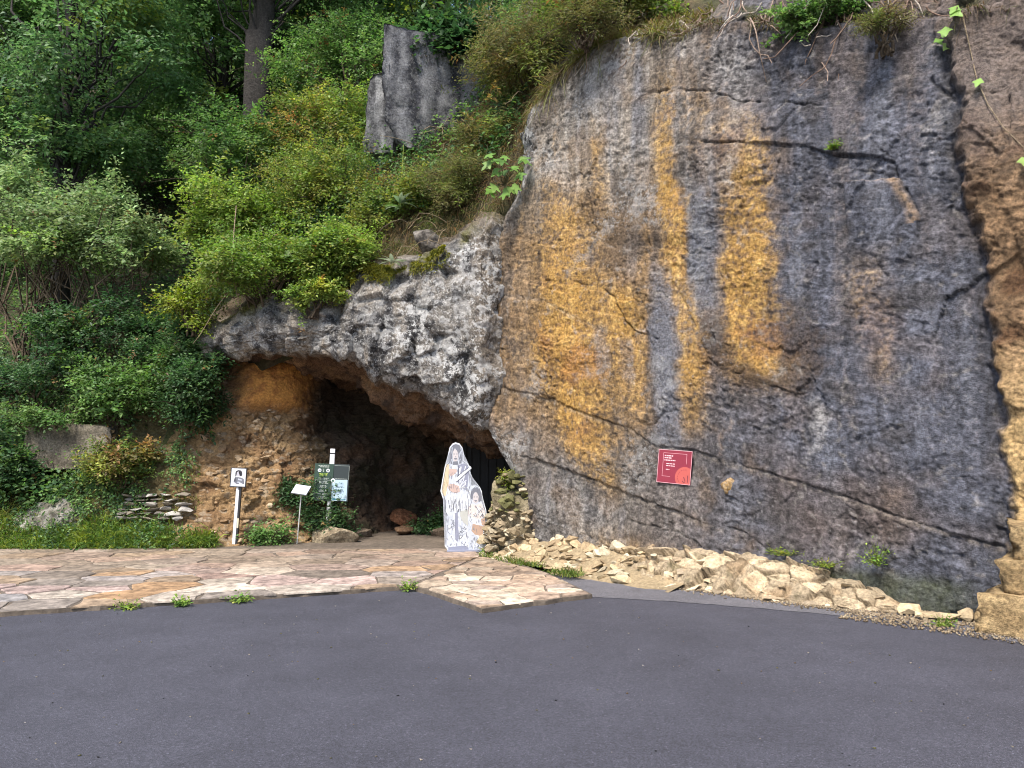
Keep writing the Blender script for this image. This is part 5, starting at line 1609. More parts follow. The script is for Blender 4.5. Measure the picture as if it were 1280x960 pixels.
stand = empty('cutout_display', (-0.74, 12.12, PAVE_Z + 0.012), 'flat cutout board of a woman and child in fur clothing, printed in grey and white', 'cutout', rz=R(4))
board = [(65, 100), (75, 55), (100, 22), (125, 12), (160, 22), (185, 58), (197, 110), (197, 165), (228, 183), (245, 212), (256, 218), (263, 232), (248, 256), (256, 300), (263, 378), (300, 375), (335, 392), (352, 428), (354, 490), (372, 538), (388, 580), (394, 640), (390, 720), (397, 765), (390, 800), (388, 918), (300, 925), (70, 924), (40, 885), (45, 850), (58, 830), (45, 680), (52, 625), (30, 600), (38, 520), (22, 490), (0, 425), (15, 330), (35, 215), (52, 183), (68, 180)]
flat_part('board', [cz(board)], 0.0, WHITE, stand, 0.012)
TONE = pmat('print_tone', (0.46, 0.485, 0.54))
bcx, bcy = 195, 500
flat_part('print_ground', [cz([(x + (bcx - x) * .035, y + (bcy - y) * .012) for x, y in board])], -0.0008, TONE, stand)
rng = random.Random(5)


def hatch(region, n, w, ang=90, jit=20, ln=(30, 80)):
    """short pen strokes inside a box (x0, y0, x1, y1)"""
    out = []
    for _ in range(n):
        x, y = rng.uniform(region[0], region[2]), rng.uniform(region[1], region[3])
        a = R(ang + rng.uniform(-jit, jit)); l = rng.uniform(*ln)
        x1 = min(max(x + math.cos(a) * l, region[0]), region[2]); y1 = min(max(y + math.sin(a) * l, region[1]), region[3])
        q = cz([(x, y), (x1, y1)])
        out.append(stroke(*q[0], *q[1], w * K * rng.uniform(.6, 1.3)))
    return out


L1, L2, L3 = -0.0015, -0.003, -0.0045
flat_part('woman_hair', [cz([(80, 110), (88, 60), (105, 35), (128, 27), (155, 38), (175, 75), (183, 120), (183, 180), (160, 200), (150, 130), (140, 85), (120, 62), (105, 90), (100, 130), (100, 200), (80, 190)])], L1, GREYP, stand)
flat_part('woman_hair_strands', hatch((84, 50, 100, 190), 7, 5) + hatch((155, 60, 180, 190), 8, 5), L2, OFFW, stand)
flat_part('woman_face', [cz([(103, 95), (120, 66), (140, 87), (150, 115), (148, 150), (135, 175), (122, 180), (108, 165), (102, 130)])], L2, SKIN, stand)
flat_part('woman_features', [cz([(108, 108), (121, 108), (121, 114), (108, 114)]), cz([(131, 108), (144, 108), (144, 114), (131, 114)]), cz([(123, 132), (131, 132), (131, 138), (123, 138)]), cz([(112, 146), (140, 146), (134, 158), (118, 158)]), cz([(104, 175), (146, 172), (150, 200), (104, 205)])], L3, GREYP, stand)
flat_part('woman_cape', [cz([(50, 195), (72, 200), (66, 290), (70, 360), (55, 400), (48, 460), (30, 470), (8, 425), (22, 330), (40, 220)])], L1, CREAM, stand)
flat_part('woman_cape_folds', hatch((22, 230, 62, 450), 10, 5, 100), L2, pmat('print_buff', (0.42, 0.33, 0.21)), stand)
flat_part('woman_shoulder', [cz([(75, 235), (135, 240), (138, 262), (110, 290), (80, 300), (70, 270)])], L1, PINK, stand)
flat_part('woman_hands', [cz([(65, 370), (110, 362), (160, 385), (165, 430), (130, 445), (90, 430), (62, 400)])], L1, PINK, stand)
flat_part('woman_wrap', [cz([(150, 205), (200, 190), (225, 205), (240, 250), (235, 330), (225, 420), (180, 400), (140, 340), (165, 240)])], L1, LAV, stand)
flat_part('woman_wrap_folds', hatch((160, 210, 232, 400), 26, 7, 120, 25, (30, 90)), L2, WHITE, stand)
flat_part('bone_tool', [cz([(130, 330), (150, 300), (250, 222), (258, 232), (160, 325), (140, 345)])], L3, WHITE, stand)
flat_part('tool_outline', [stroke(*cz([(132, 350)])[0], *cz([(256, 242)])[0], .008), stroke(*cz([(140, 300)])[0], *cz([(242, 222)])[0], .006)], L3 - .001, DARKP, stand)
flat_part('woman_skirt', hatch((62, 450, 230, 590), 70, 9, 92, 10, (40, 120)), L1, WHITE, stand)
flat_part('woman_skirt_shadow', hatch((62, 480, 230, 600), 22, 5, 92, 12, (30, 80)), L2, GREYP, stand)
flat_part('woman_legs', hatch((52, 620, 120, 800), 26, 7, 95, 35, (25, 70)) + hatch((155, 640, 215, 800), 24, 7, 80, 35, (25, 70)), L1, OFFW, stand)
flat_part('leg_gap', [cz([(124, 612), (148, 600), (152, 720), (160, 800), (150, 850), (128, 830), (130, 720)]), cz([(70, 895), (200, 882), (240, 900), (240, 922), (70, 920)])], L2, LAV, stand)
flat_part('leg_lines', hatch((50, 660, 122, 890), 14, 5, 100, 60, (20, 50)) + hatch((160, 690, 225, 890), 14, 5, 80, 60, (20, 50)), L3, GREYP, stand)
flat_part('dress_hem', [cz([(165, 595), (232, 580), (236, 720), (195, 690), (170, 640)])], L2, pmat('print_olive', (0.40, 0.40, 0.37)), stand)
flat_part('child_hair', [cz([(258, 490), (262, 430), (285, 402), (310, 397), (335, 415), (345, 460), (345, 510), (325, 520), (325, 470), (300, 432), (280, 450), (272, 500)])], L1, GREYP, stand)
flat_part('child_face', [cz([(275, 470), (290, 437), (310, 437), (325, 470), (322, 510), (300, 530), (280, 515)])], L2, SKIN, stand)
flat_part('child_features', [cz([(281, 472), (293, 472), (293, 478), (281, 478)]), cz([(304, 472), (317, 472), (317, 478), (304, 478)]), cz([(287, 503), (312, 503), (304, 514), (294, 514)])], L3, GREYP, stand)
flat_part('child_cloak', [cz([(235, 562), (270, 532), (300, 546), (345, 527), (375, 580), (382, 640), (330, 662), (290, 652), (240, 640)])], L1, pmat('print_rose', (0.58, 0.50, 0.47)), stand)
flat_part('child_cloak_folds', hatch((245, 545, 372, 640), 24, 6, 120, 40, (20, 60)), L2, WHITE, stand)
flat_part('child_cloak_shade', hatch((245, 545, 372, 650), 12, 5, 60, 30, (20, 60)), L3, GREYP, stand)
flat_part('child_pouch', [cz([(275, 700), (365, 722), (362, 810), (292, 790), (265, 760)]), cz([(345, 660), (385, 650), (385, 725), (352, 712)])], L1, TANP, stand)
flat_part('child_legs', hatch((250, 800, 385, 912), 34, 7, 90, 40, (20, 60)), L1, OFFW, stand)
flat_part('child_sleeve', hatch((240, 650, 290, 760), 14, 6, 95, 25, (20, 60)), L1, OFFW, stand)
flat_part('child_leg_lines', hatch((255, 800, 380, 910), 18, 5, 90, 60, (15, 45)), L2, GREYP, stand)
def outline(pts, w, inset, cx, cy):
    q = [(x + (cx - x) * inset, y + (cy - y) * inset) for x, y in pts]
    z = cz(q)
    return [stroke(*z[k], *z[k + 1], w * K) for k in range(len(z) - 1)]


flat_part('woman_outline', outline([(60, 640), (36, 595), (44, 520), (28, 480), (10, 425), (22, 330), (42, 220), (58, 192), (74, 185), (72, 110), (82, 58), (104, 30), (126, 20), (157, 30), (180, 62), (190, 112), (190, 170), (222, 190), (238, 215)], 5, 0.03, 130, 300), L3, GREYP, stand)
flat_part('woman_outline', outline([(242, 260), (248, 300), (254, 378), (240, 420), (232, 470), (242, 540), (236, 640)], 5, 0.02, 130, 400), L3, GREYP, stand)
flat_part('child_outline', outline([(246, 560), (262, 520), (254, 470), (264, 412), (298, 384), (328, 398), (344, 432), (347, 495), (364, 540), (380, 582), (386, 640), (383, 720), (390, 765), (383, 800), (380, 905)], 5, 0.02, 300, 600), L3, GREYP, stand)
flat_part('woman_torso_lines', hatch((70, 205, 150, 440), 16, 4, 75, 60, (15, 45)), L3, GREYP, stand)
flat_part('child_torso_lines', hatch((248, 545, 376, 800), 18, 4, 75, 60, (15, 45)), L3, GREYP, stand)
def inside(x, y, poly):
    c_ = False
    for k in range(len(poly)):
        (x0, y0), (x1, y1) = poly[k], poly[k - 1]
        if (y0 > y) != (y1 > y) and x < (x1 - x0) * (y - y0) / (y1 - y0) + x0: c_ = not c_
    return c_


def blobs(n, w, h, y0=200):
    out = []
    while len(out) < n:
        x, y = rng.uniform(10, 385), rng.uniform(y0, 905)
        if not all(inside(x + a, y + b, board) for a in (-18, 18) for b in (-20, 20)) or (255 < x < 350 and 395 < y < 535): continue
        a0 = rng.uniform(0, 6.3)
        out.append(cz([(x + w * rng.uniform(.5, 1.2) * math.cos(a0 + q * 1.2566), y + h * rng.uniform(.5, 1.2) * math.sin(a0 + q * 1.2566)) for q in range(5)]))
    return out


for nm_, n_b, mt_, lay in (('print_highlights', 150, WHITE, -.0010), ('print_midtones', 60, OFFW, -.0012), ('print_shadows', 26, pmat('print_slate', (0.24, 0.25, 0.29)), -.0014)):
    o_ = flat_part(nm_, blobs(n_b, 11 if n_b > 100 else 6, 26 if n_b > 100 else 20), lay, mt_, stand)
    o_['kind'] = 'stuff'
for o_ in stand.children:
    if any(w in o_.name for w in ('_lines', '_folds', '_shade', '_shadow', '_strands', '_legs', '_sleeve', '_skirt')): o_['kind'] = 'stuff'
flat_part('foot_plate', [cz([(60, 918), (392, 914), (392, 928), (60, 930)])], -0.10, LAV, stand, 0.16)

# portrait sign on a post
ps = empty('portrait_sign', (-4.64, 12.86, 0.0), 'black and white portrait panel on a slim white post at the paving edge', 'sign')
ps.rotation_euler = (0, R(2.5), R(6))
POSTW = plain('painted_post', (0.66, 0.66, 0.68), 0.35, 0.0, 0.05, 20)
BLACKM = plain('black_metal', (0.018, 0.018, 0.022), 0.45, 0.0, 0.1, 20)
obj('post', box_mesh('post', .052, .06, 1.0, .006, (0, 0, .52)), POSTW, ps)
obj('side_strip', box_mesh('side_strip', .030, .07, .98, .003, (.042, .006, .51)), BLACKM, ps)
obj('foot', box_mesh('foot', .13, .12, .012, .002, (0.01, 0, PAVE_Z + .006)), BLACKM, ps)
obj('sticker', box_mesh('sticker', .026, .004, .16, 0, (.043, -.032, .42)), plain('sticker', (0.60, 0.52, 0.38), .6), ps)
obj('frame', box_mesh('frame', .265, .035, .325, .004, (.0, -.03, 1.175)), BLACKM, ps)
obj('bracket', box_mesh('bracket', .05, .05, .06, .004, (.035, -.01, 1.0)), BLACKM, ps)
pf = flat_part('portrait', [[(-.115, 1.03), (.118, 1.03), (.118, 1.325), (-.115, 1.325)]], -.0495, WHITE, ps)


def pz(pts): return [(-.115 + (x - 275) / 410 * .233, 1.325 - (y - 150) / 560 * .295) for x, y in pts]


flat_part('portrait_hair', [pz([(385, 290), (400, 230), (460, 200), (530, 205), (575, 250), (590, 320), (570, 390), (520, 390), (545, 330), (520, 260), (470, 235), (430, 270), (410, 330), (415, 410), (390, 400)])], -.051, DARKP, pf)
flat_part('portrait_face', [pz([(415, 300), (440, 260), (480, 240), (520, 265), (540, 320), (520, 380), (470, 400), (430, 380)])], -.0502, pmat('print_midgrey', (0.42, 0.41, 0.46)), pf)
flat_part('portrait_body', [pz([(380, 420), (470, 420), (560, 430), (640, 470), (640, 600), (660, 650), (600, 620), (520, 590), (500, 650), (420, 630), (350, 570), (440, 560), (420, 480)])], -.0502, GREYP, pf)
flat_part('portrait_lights', [pz([(480, 460), (600, 500), (580, 530), (470, 510)]), pz([(470, 560), (560, 570), (540, 600), (460, 600)]), pz([(440, 300), (475, 290), (470, 310), (445, 315)])], -.0515, OFFW, pf)

# small tilted reading sign
ts = empty('reading_sign', (-3.66, 13.12, 0.0), 'small white tilted reading panel on a thin pole left of the green notice boards', 'sign', rz=R(-6))
METAL = plain('galvanised_pole', (0.50, 0.49, 0.48), 0.4, 0.3, 0.08, 20)
V_, F_ = tube_arrays([(0, 0, 0), (.02, 0, .3), (.045, 0, .7), (.06, 0, .94)], [.011, .011], 10)
obj('pole', fast_mesh('pole', V_, F_, None, True), METAL, ts)
pn = obj('panel', box_mesh('panel', .27, .22, .012, .002), OFFW, ts, (.06, -.02, .96), (R(38), R(8), 0))
obj('back_plate', box_mesh('back_plate', .285, .235, .008, .002, (0, 0, -.0115)), BLACKM, pn)
bm = bmesh.new()
for r_ in range(3):
    x0 = -.05
    for q in range(3 if r_ < 2 else 2):
        w = rng.uniform(.02, .045)
        vs_ = [bm.verts.new(v) for v in ((x0, .045 - r_ * .035, .0072), (x0 + w, .045 - r_ * .035, .0072), (x0 + w, .058 - r_ * .035, .0072), (x0, .058 - r_ * .035, .0072))]
        bm.faces.new(vs_); x0 += w + .012
obj('print', bm_mesh('print', bm), pmat('print_haze', (0.42, 0.43, 0.52)), pn)

# information post with notice boards
ip = empty('information_post', (-3.28, 13.70, 0.0), 'white post carrying dark green notice board and pale blue notice', 'sign')
ip.rotation_euler = (0, R(2.2), R(3))
obj('post', box_mesh('post', .085, .05, 1.66, .006, (0, 0, .83)), POSTW, ip)
obj('collar', box_mesh('collar', .090, .055, .022, .002, (0, 0, 1.575)), BLACKM, ip)
GREENP = pmat('notice_green', (0.030, 0.060, 0.045), .35); BLUEP = pmat('notice_blue', (0.42, 0.55, 0.64), .35); DKP = pmat('notice_dark', (0.022, 0.032, 0.034), .6)
gb = obj('green_board', box_mesh('green_board', .335, .018, .655, .003, (-.125, -.036, 1.06)), GREENP, ip)
db = obj('dark_board', box_mesh('dark_board', .275, .018, .655, .003, (.185, -.038, 1.06)), DKP, ip)
bb = obj('blue_notice', box_mesh('blue_notice', .272, .008, .372, .002, (.165, -.052, .925)), BLUEP, ip)
TXT = pmat('notice_text', (0.42, 0.46, 0.42)); LIME = pmat('notice_lime', (0.30, 0.40, 0.06))


def rows(name, x0, x1, zs, y, mat, parent, h=.009, center=True):
    polys = []
    for z in zs:
        w = (x1 - x0) * rng.uniform(.6, 1.0)
        a = (x0 + x1) / 2 - w / 2 if center else x0
        e = a + w
        while a < e - .012:
            l = rng.uniform(.014, .040)
            polys.append([(a, z), (min(a + l, e), z), (min(a + l, e), z + h), (a, z + h)]); a += l + .007
    return flat_part(name, polys, y, mat, parent)


def disc(cx, cz_, r, n=16): return [(cx + r * math.cos(k * 6.2832 / n), cz_ + r * math.sin(k * 6.2832 / n)) for k in range(n)]


rows('heading', -.25, 0.0, [1.345, 1.325], -.0465, TXT, gb, .012)
flat_part('pictogram', [disc(-.205, 1.27, .032)], -.0465, WHITE, gb)
flat_part('pictogram', [disc(-.055, 1.27, .032)], -.0465, WHITE, gb)
flat_part('pictogram_mark', [disc(-.213, 1.272, .010, 8), disc(-.193, 1.272, .010, 8), disc(-.057, 1.267, .014, 8)], -.048, GREENP, gb)
rows('notice_line', -.155, -.105, [1.285, 1.265, 1.245], -.0465, TXT, gb, .011)
rows('lime_line', -.22, -.04, [1.205, 1.192], -.0465, LIME, gb, .013)
rows('notice_line', -.22, -.04, [1.172], -.0465, LIME, gb, .008)
rows('notice_line', -.22, -.03, [1.128, 1.112, 1.068, 1.052, 1.036, .998, .982, .966, .925, .910, .890], -.0465, TXT, gb, .009)
flat_part('border', [[(-.27, .855), (-.27, 1.10), (-.265, 1.10), (-.265, .855)], [(.012, .855), (.012, 1.10), (.017, 1.10), (.017, .855)], [(-.265, 1.096), (.012, 1.096), (.012, 1.10), (-.265, 1.10)], [(-.265, .855), (.012, .855), (.012, .859), (-.265, .859)]], -.0465, TXT, gb)
flat_part('logo', [disc(-.15, .845, .014, 10), disc(-.115, .845, .014, 10)], -.048, WHITE, gb)
rows('footer', -.24, -.02, [.80, .785, .77], -.0465, TXT, gb, .009)
flat_part('border', [[(.055, 1.36), (.315, 1.36), (.315, 1.364), (.055, 1.364)], [(.315, 1.12), (.319, 1.12), (.319, 1.364), (.315, 1.364)]], -.0485, TXT, db)
rows('notice_line', .07, .30, [1.125], -.0485, TXT, db, .008)
rows('notice_line', .07, .27, [1.04, 1.02, .995, .975, .94, .925, .905, .88], -.0575, pmat('notice_ink', (0.20, 0.29, 0.36)), bb, .007)
flat_part('badge', [disc(.045, 1.095, .040)], -.058, WHITE, bb)
flat_part('badge_mark', [[(.02, 1.075), (.07, 1.075), (.062, 1.10), (.045, 1.115), (.03, 1.10)]], -.0592, pmat('badge_green', (0.03, 0.12, 0.08)), bb)
flat_part('wave_band', [[(.05, .755), (.285, .755), (.285, .775), (.20, .768), (.13, .778), (.05, .79)]], -.0575, pmat('notice_teal', (0.03, 0.17, 0.22)), bb)

# little sign hung under the cave ceiling
cs = empty('arrow_sign', (-1.06, 14.35, 1.98), 'small white sign with a down arrow hanging in the dark cave', 'sign', rz=R(5))
obj('plate', box_mesh('plate', .19, .012, .27, .002, (0, 0, .135)), pmat('sign_white', (0.50, 0.52, 0.55)), cs)
flat_part('arrow', [[(-.02, .23), (.02, .23), (.02, .13), (.055, .13), (0, .06), (-.055, .13), (-.02, .13)]], -.0075, DARKP, cs)
obj('hanger', box_mesh('hanger', .012, .012, .35, 0, (0, .01, .44)), BLACKM, cs)

# dark gate at the inner passage
gt = empty('cave_gate', (-0.50, 15.75, 0.0), 'dark metal gate closing the inner passage behind the cutout figures', 'gate', rz=R(-4))
DKM = plain('gate_metal', (0.010, 0.010, 0.012), 0.8, 0.0, 0.2, 12)
obj('leaf_panel', box_mesh('leaf_panel', .86, .03, 1.78, .004, (0, 0, .93)), DKM, gt)
obj('lintel', box_mesh('lintel', 1.05, .10, .09, .006, (0, -.01, 1.88)), plain('lintel_wood', (0.22, 0.11, 0.04), .8, 0, .3, 20), gt)
for sx in (-.47, .47): obj('post', box_mesh('post', .07, .08, 1.82, .006, (sx, -.01, .92)), DKM, gt)
for q in range(5): obj('bar', box_mesh('bar', .02, .02, 1.72, .003, (-.34 + q * .17, -.03, .93)), DKM, gt)

# crimson plaque bolted to the slab
pp, pn_ = cliff_pt(3.51, 1.41, 0.0)
pc = max(float((cliff_pt(3.51 + a, 1.41 + b)[0][:2] - A0) @ ND + LEAN * (1.41 + b)) for a in (-.2, 0, .2) for b in (-.2, -.1, 0, .1, .2))
pl_ = cliff_xy(3.52, 1.41, pc + 0.015)
pq = empty('plaque', (pl_[0], pl_[1], pl_[2] - .215), 'crimson metal plaque with round salmon emblem fixed to the cliff face', 'plaque')
pq.rotation_euler = (R(-4), R(4), R(-38))
CRIM = plain('crimson_enamel', (0.20, 0.013, 0.030), 0.5, 0, .06, 10); ROSE = pmat('plaque_rose', (0.62, 0.33, 0.36)); SALM = pmat('plaque_salmon', (0.40, 0.075, 0.06))
obj('panel', box_mesh('panel', .47, .014, .43, .002, (0, 0, .215)), CRIM, pq)


def qz(pts): return [(-.235 + (x - 130) / 790 * .47, .43 - (y - 120) / 765 * .43) for x, y in pts]


yf = -.0078
flat_part('rim', [[(-.235, 0), (-.229, 0), (-.229, .43), (-.235, .43)], [(.229, 0), (.235, 0), (.235, .43), (.229, .43)], [(-.229, 0), (.229, 0), (.229, .006), (-.229, .006)], [(-.229, .424), (.229, .424), (.229, .43), (-.229, .43)]], yf - .001, ROSE, pq)
flat_part('inner_frame', [[(-.165, .385), (.165, .385), (.165, .389), (-.165, .389)], [(-.165, .085), (-.161, .085), (-.161, .385), (-.165, .385)], [(.161, .26), (.165, .26), (.165, .385), (.161, .385)], [(-.161, .085), (-.05, .085), (-.05, .089), (-.161, .089)]], yf, ROSE, pq)
PTX = pmat('plaque_text', (0.72, 0.48, 0.50))
rows('title', -.145, .035, [.345], yf, PTX, pq, .014, False)
rows('title', -.145, -.02, [.318], yf, PTX, pq, .013, False)
rows('title', -.145, .06, [.288], yf, PTX, pq, .013, False)
rows('line', -.115, .06, [.245], yf, PTX, pq, .010, False)
rows('line', -.115, .02, [.218], yf, PTX, pq, .010, False)
rows('line', -.115, -.06, [.17], yf, PTX, pq, .010, False)
em = [(max(-.229, min(.229, .155 + .135 * math.cos(a))), max(.006, .09 + .135 * math.sin(a))) for a in [R(q) for q in range(-60, 240, 8)]]
em = [(x, z) for x, z in em]
emb = []
for x, z in em:
    if not emb or math.dist(emb[-1], (x, z)) > 1e-4: emb.append((x, z))
emo = flat_part('emblem', [emb + [(.229, .006)]], yf - .0006, SALM, pq)
flat_part('emblem_mark', [stroke(.125, .045, .15, .02, .012), stroke(.14, .095, .165, .045, .014), stroke(.195, .12, .20, .03, .014), stroke(.15, .02, .168, .05, .008)], yf - .0022, pmat('plaque_dark', (0.14, 0.02, 0.03)), emo)
flat_part('emblem_ring', [stroke(.155 + .098 * math.cos(R(a)), .09 + .098 * math.sin(R(a)), .155 + .098 * math.cos(R(a + 11)), .09 + .098 * math.sin(R(a + 11)), .008) for a in range(80, 220, 18)], yf - .0018, CRIM, emo)

# ------------------------------------------------------------------ single plants with large leaves
def lobed_leaf(lobes=5, seed=0):
    rng_ = random.Random(seed)
    tips = {5: [(-125, .50), (-62, .80), (0, 1.0), (62, .80), (125, .50)], 3: [(-75, .70), (0, 1.0), (75, .70)]}[lobes]
    pol = []
    for k, (an, ln) in enumerate(tips):
        if k: pol.append(((an + tips[k - 1][0]) / 2, .40 if lobes == 5 else .50))
        pol += [(an - 13, ln * .78), (an, ln), (an + 13, ln * .78)]
    pts = [(math.sin(R(an)) * ln * .62, math.cos(R(an)) * ln * .62 + .40) for an, ln in pol]
    bm = bmesh.new()
    c = bm.verts.new((0, 0.35, 0.03)); b0 = bm.verts.new((0, 0, 0))
    vs_ = [bm.verts.new((x, y, 0.05 - 0.14 * (x * x + (y - .4) ** 2) * 1.6)) for x, y in pts]
    ring = [b0] + vs_
    for k in range(len(ring)):
        bm.faces.new((c, ring[k], ring[(k + 1) % len(ring)]))
    bmesh.ops.recalc_face_normals(bm, faces=bm.faces[:])
    me = bm_mesh('leaf', bm, True); me.materials.append(M['bigleaf'])
    return me


def strap_leaf():
    bm = bmesh.new()
    rows_ = []
    for k in range(7):
        t = k / 6
        w = 0.13 * math.sin(math.pi * (0.12 + 0.88 * t) ** 0.9) + 0.005
        z = 0.35 * t - 0.42 * t * t
        rows_.append([bm.verts.new((-w, t, z + .03)), bm.verts.new((0, t, z)), bm.verts.new((w, t, z + .03))])
    for k in range(6):
        for q in range(2): bm.faces.new((rows_[k][q], rows_[k][q + 1], rows_[k + 1][q + 1], rows_[k + 1][q]))
    me = bm_mesh('leaf', bm, True); me.materials.append(M['bigleaf'])
    return me


FIG, STRAP, IVY = lobed_leaf(5, 1), strap_leaf(), lobed_leaf(3, 2)


def face_rot(n, roll):
    """euler whose local z follows n and local y points downhill, rolled"""
    q = Vector(n).to_track_quat('Z', 'Y')
    return (q.to_matrix() @ Matrix.Rotation(roll, 3, 'Z')).to_euler()


rng = random.Random(77)
fp = Vector((-0.12, 11.85, 6.0))
fig = empty('fig_plant', fp, 'young fig plant with large lobed leaves on the corner of the cliff', 'plant')
pt = Parts()
for k in range(22):
    p = Vector((rng.uniform(-.30, .28), rng.uniform(-.22, .02), rng.uniform(-.30, .32)))
    a, b = tube_arrays(bez((0, .1, -.1), p, .05, np.random.RandomState(k), 6, .04), [.008, .004], 4); pt.add(a, b, np.array([.13, .12, .06]))
    obj('leaf', FIG, None, fig, p, face_rot((rng.uniform(-.5, .5), -.8, rng.uniform(.3, 1.0)), rng.uniform(2.3, 4.0)), (rng.uniform(.17, .29),) * 3, rng.choice([(.13, .24, .05), (.10, .19, .05), (.17, .27, .07)]))
obj('stem', pt.mesh('stem'), M['bark'], fig)

ro = empty('mullein_rosette', (-1.98, 12.36, 4.72), 'pale silvery rosette plant on the shoulder of the arch', 'plant')
for k in range(12):
    obj('leaf', STRAP, None, ro, (0, 0, .0), (rng.uniform(.0, .7), rng.uniform(-.2, .2), k * .53 + rng.uniform(-.2, .2)), (rng.uniform(.20, .28),) * 3, rng.choice([(.30, .36, .25), (.36, .40, .30), (.24, .32, .18)]))
mu = empty('mullein_plant', (-1.98, 13.12, 5.9), 'tall yellow green mullein spike above large pale leaves on the slope', 'plant')
for k in range(12):
    obj('leaf', STRAP, None, mu, (0, 0, .08 * (k // 5)), (rng.uniform(-.2, .7), rng.uniform(-.2, .2), k * .57 + rng.uniform(-.2, .2)), (rng.uniform(.26, .36),) * 3, rng.choice([(.22, .32, .18), (.30, .38, .25), (.18, .29, .10)]))
a, b = tube_arrays(bez((0, 0, 0), (.05, -.03, 1.15), 0, np.random.RandomState(4), 8, .01), [.016, .006], 6)
obj('spike', fast_mesh('spike', a, b, np.tile([.22, .27, .07], (len(a), 1))), M['bark'], mu)
for k in range(36):
    h = .15 + k * .027
    obj('leaf', STRAP, None, mu, (.045 * h, -.026 * h, h), (rng.uniform(.1, .8), 0, k * 2.4), (max(.03, .16 * (1.25 - h)),) * 3, rng.choice([(.26, .33, .08), (.20, .29, .07), (.33, .36, .08)]))

# ivy strand down the pillar
vine_pts = [(7.0, 6.15), (7.05, 5.82), (7.1, 5.36), (7.2, 5.06), (7.32, 4.77), (7.45, 4.55), (7.6, 4.3), (7.8, 4.1)]
VP = [cliff_pt(s_, z_, .03)[0] for s_, z_ in vine_pts]
iv = empty('ivy_vine', tuple(VP[0]), 'thin ivy stem with a few bright lobed leaves on the tan pillar', 'vine')
a, b = tube_arrays(np.array(VP) - VP[0], [.007, .004], 5)
obj('stem', fast_mesh('stem', a, b, np.tile([.26, .20, .13], (len(a), 1)), True), M['bark'], iv)
a, b = tube_arrays(np.array([cliff_pt(s_, z_, .04)[0] for s_, z_ in ((7.0, 6.15), (6.9, 6.18), (6.78, 6.1), (6.66, 5.98))]) - VP[0], [.006, .003], 5)
obj('stem', fast_mesh('stem', a, b, np.tile([.26, .20, .13], (len(a), 1)), True), M['bark'], iv)
for (s_, z_, sz) in [(6.83, 6.14, .13), (6.76, 5.98, .14), (6.92, 6.18, .13), (7.0, 6.22, .11), (6.70, 6.06, .10), (6.87, 6.05, .12), (7.13, 5.35, .10), (7.47, 4.42, .11), (7.52, 4.55, .09), (7.62, 4.25, .10)]:
    p, n_ = cliff_pt(s_, z_, .06)
    obj('leaf', IVY, None, iv, Vector(p - VP[0]), face_rot((-.3 + rng.uniform(-.3, .3), -.8, .5), rng.uniform(2.4, 3.9)), (sz * 1.4,) * 3, rng.choice([(.19, .33, .06), (.14, .27, .05), (.25, .36, .09)]))

# weeds at the paving edge and in the rock
def tuft(name, label, loc, r, h, n, pal, seed, leaf=.06):
    rs = np.random.RandomState(seed)
    O = np.zeros((n, 3)) + rs.normal(0, r * .15, (n, 3)) * [1, 1, 0]
    A = norm(rs.normal(size=(n, 3)) * [r, r, 0] + np.array([0, 0, h]) * rs.uniform(.3, 1.1, (n, 1)))
    V, F, C = leaf_arrays(O, A, np.tile([0, -.2, 1.0], (n, 1)), rs.uniform(.5, 1.1, n) * math.hypot(r, h), leaf, 7, pick_cols(pal, n, rs), rs, wid=.5)
    V[:, 2] = np.maximum(V[:, 2], -.01)
    ends = O + A * (np.linalg.norm([r, h]) * .9)
    for q in range(n):
        a_, b_ = tube_arrays(np.stack([np.zeros(3), O[q] * .5 + ends[q] * .5, ends[q]]), [.004, .002], 3)
        F = np.concatenate([F, np.concatenate([b_[:, [0, 1, 2]], b_[:, [0, 2, 3]]]) + len(V)]); V = np.concatenate([V, a_]); C = np.concatenate([C, np.tile([.16, .20, .05], (len(a_), 1))])
    return tag(obj(name, fast_mesh(name, V, F, C), M['leaf'], None, loc), label, 'weed')


G_WEED = [((.20, .30, .05), 3), ((.14, .25, .05), 3), ((.28, .33, .07), 1)]
tuft('weed', 'low flat spreading green weed at the asphalt edge of the paving', (-3.93, 7.92, .01), .14, .035, 20, G_WEED, 1, .045)
tuft('weed', 'tiny pale weed between the flat weed and the star shaped weed on the paving edge', (-3.44, 8.10, .02), .09, .06, 12, G_WEED, 2)
tuft('weed', 'star shaped bright green weed growing at the paving edge', (-2.90, 8.30, .02), .13, .06, 18, G_WEED, 3, .05)
tuft('weed', 'upright green weed at the corner where the paving patch juts into the asphalt', (-1.20, 8.93, .02), .07, .11, 14, G_WEED, 4, .05)
for lab, (s_, z_), r_, h_, sd in [('small green fern on the corner of the arch and the cliff', (-0.15, 2.72), .12, .22, 11), ('green weed hanging under the corner fern', (-0.05, 2.45), .10, .16, 12), ('tiny bright fern in the upper crack of the cliff', (5.65, 5.08), .08, .06, 13), ('green herb at the cliff foot behind the limestone ledge', (6.02, 0.42), .10, .24, 14), ('yellowish weed on top of the limestone ledge', (5.0, 0.42), .20, .08, 15), ('second yellowish weed near the end of the limestone ledge', (5.5, 0.34), .22, .08, 16)]:
    p, n_ = cliff_pt(s_, z_, .05 if z_ > .5 else .12)
    tuft('weed', lab, tuple(p), r_, h_, 20, G_WEED if sd < 15 else G_YEL, sd, .045)
tuft('weed', 'small green weed in the gravel by the asphalt', cliff_xy(6.75, 0.01, .62), .10, .09, 16, G_WEED, 17, .04)
tuft('weed', 'green weed beside the foot of the cutout board', (-0.36, 11.75, .05), .14, .14, 24, G_WEED, 18, .06)


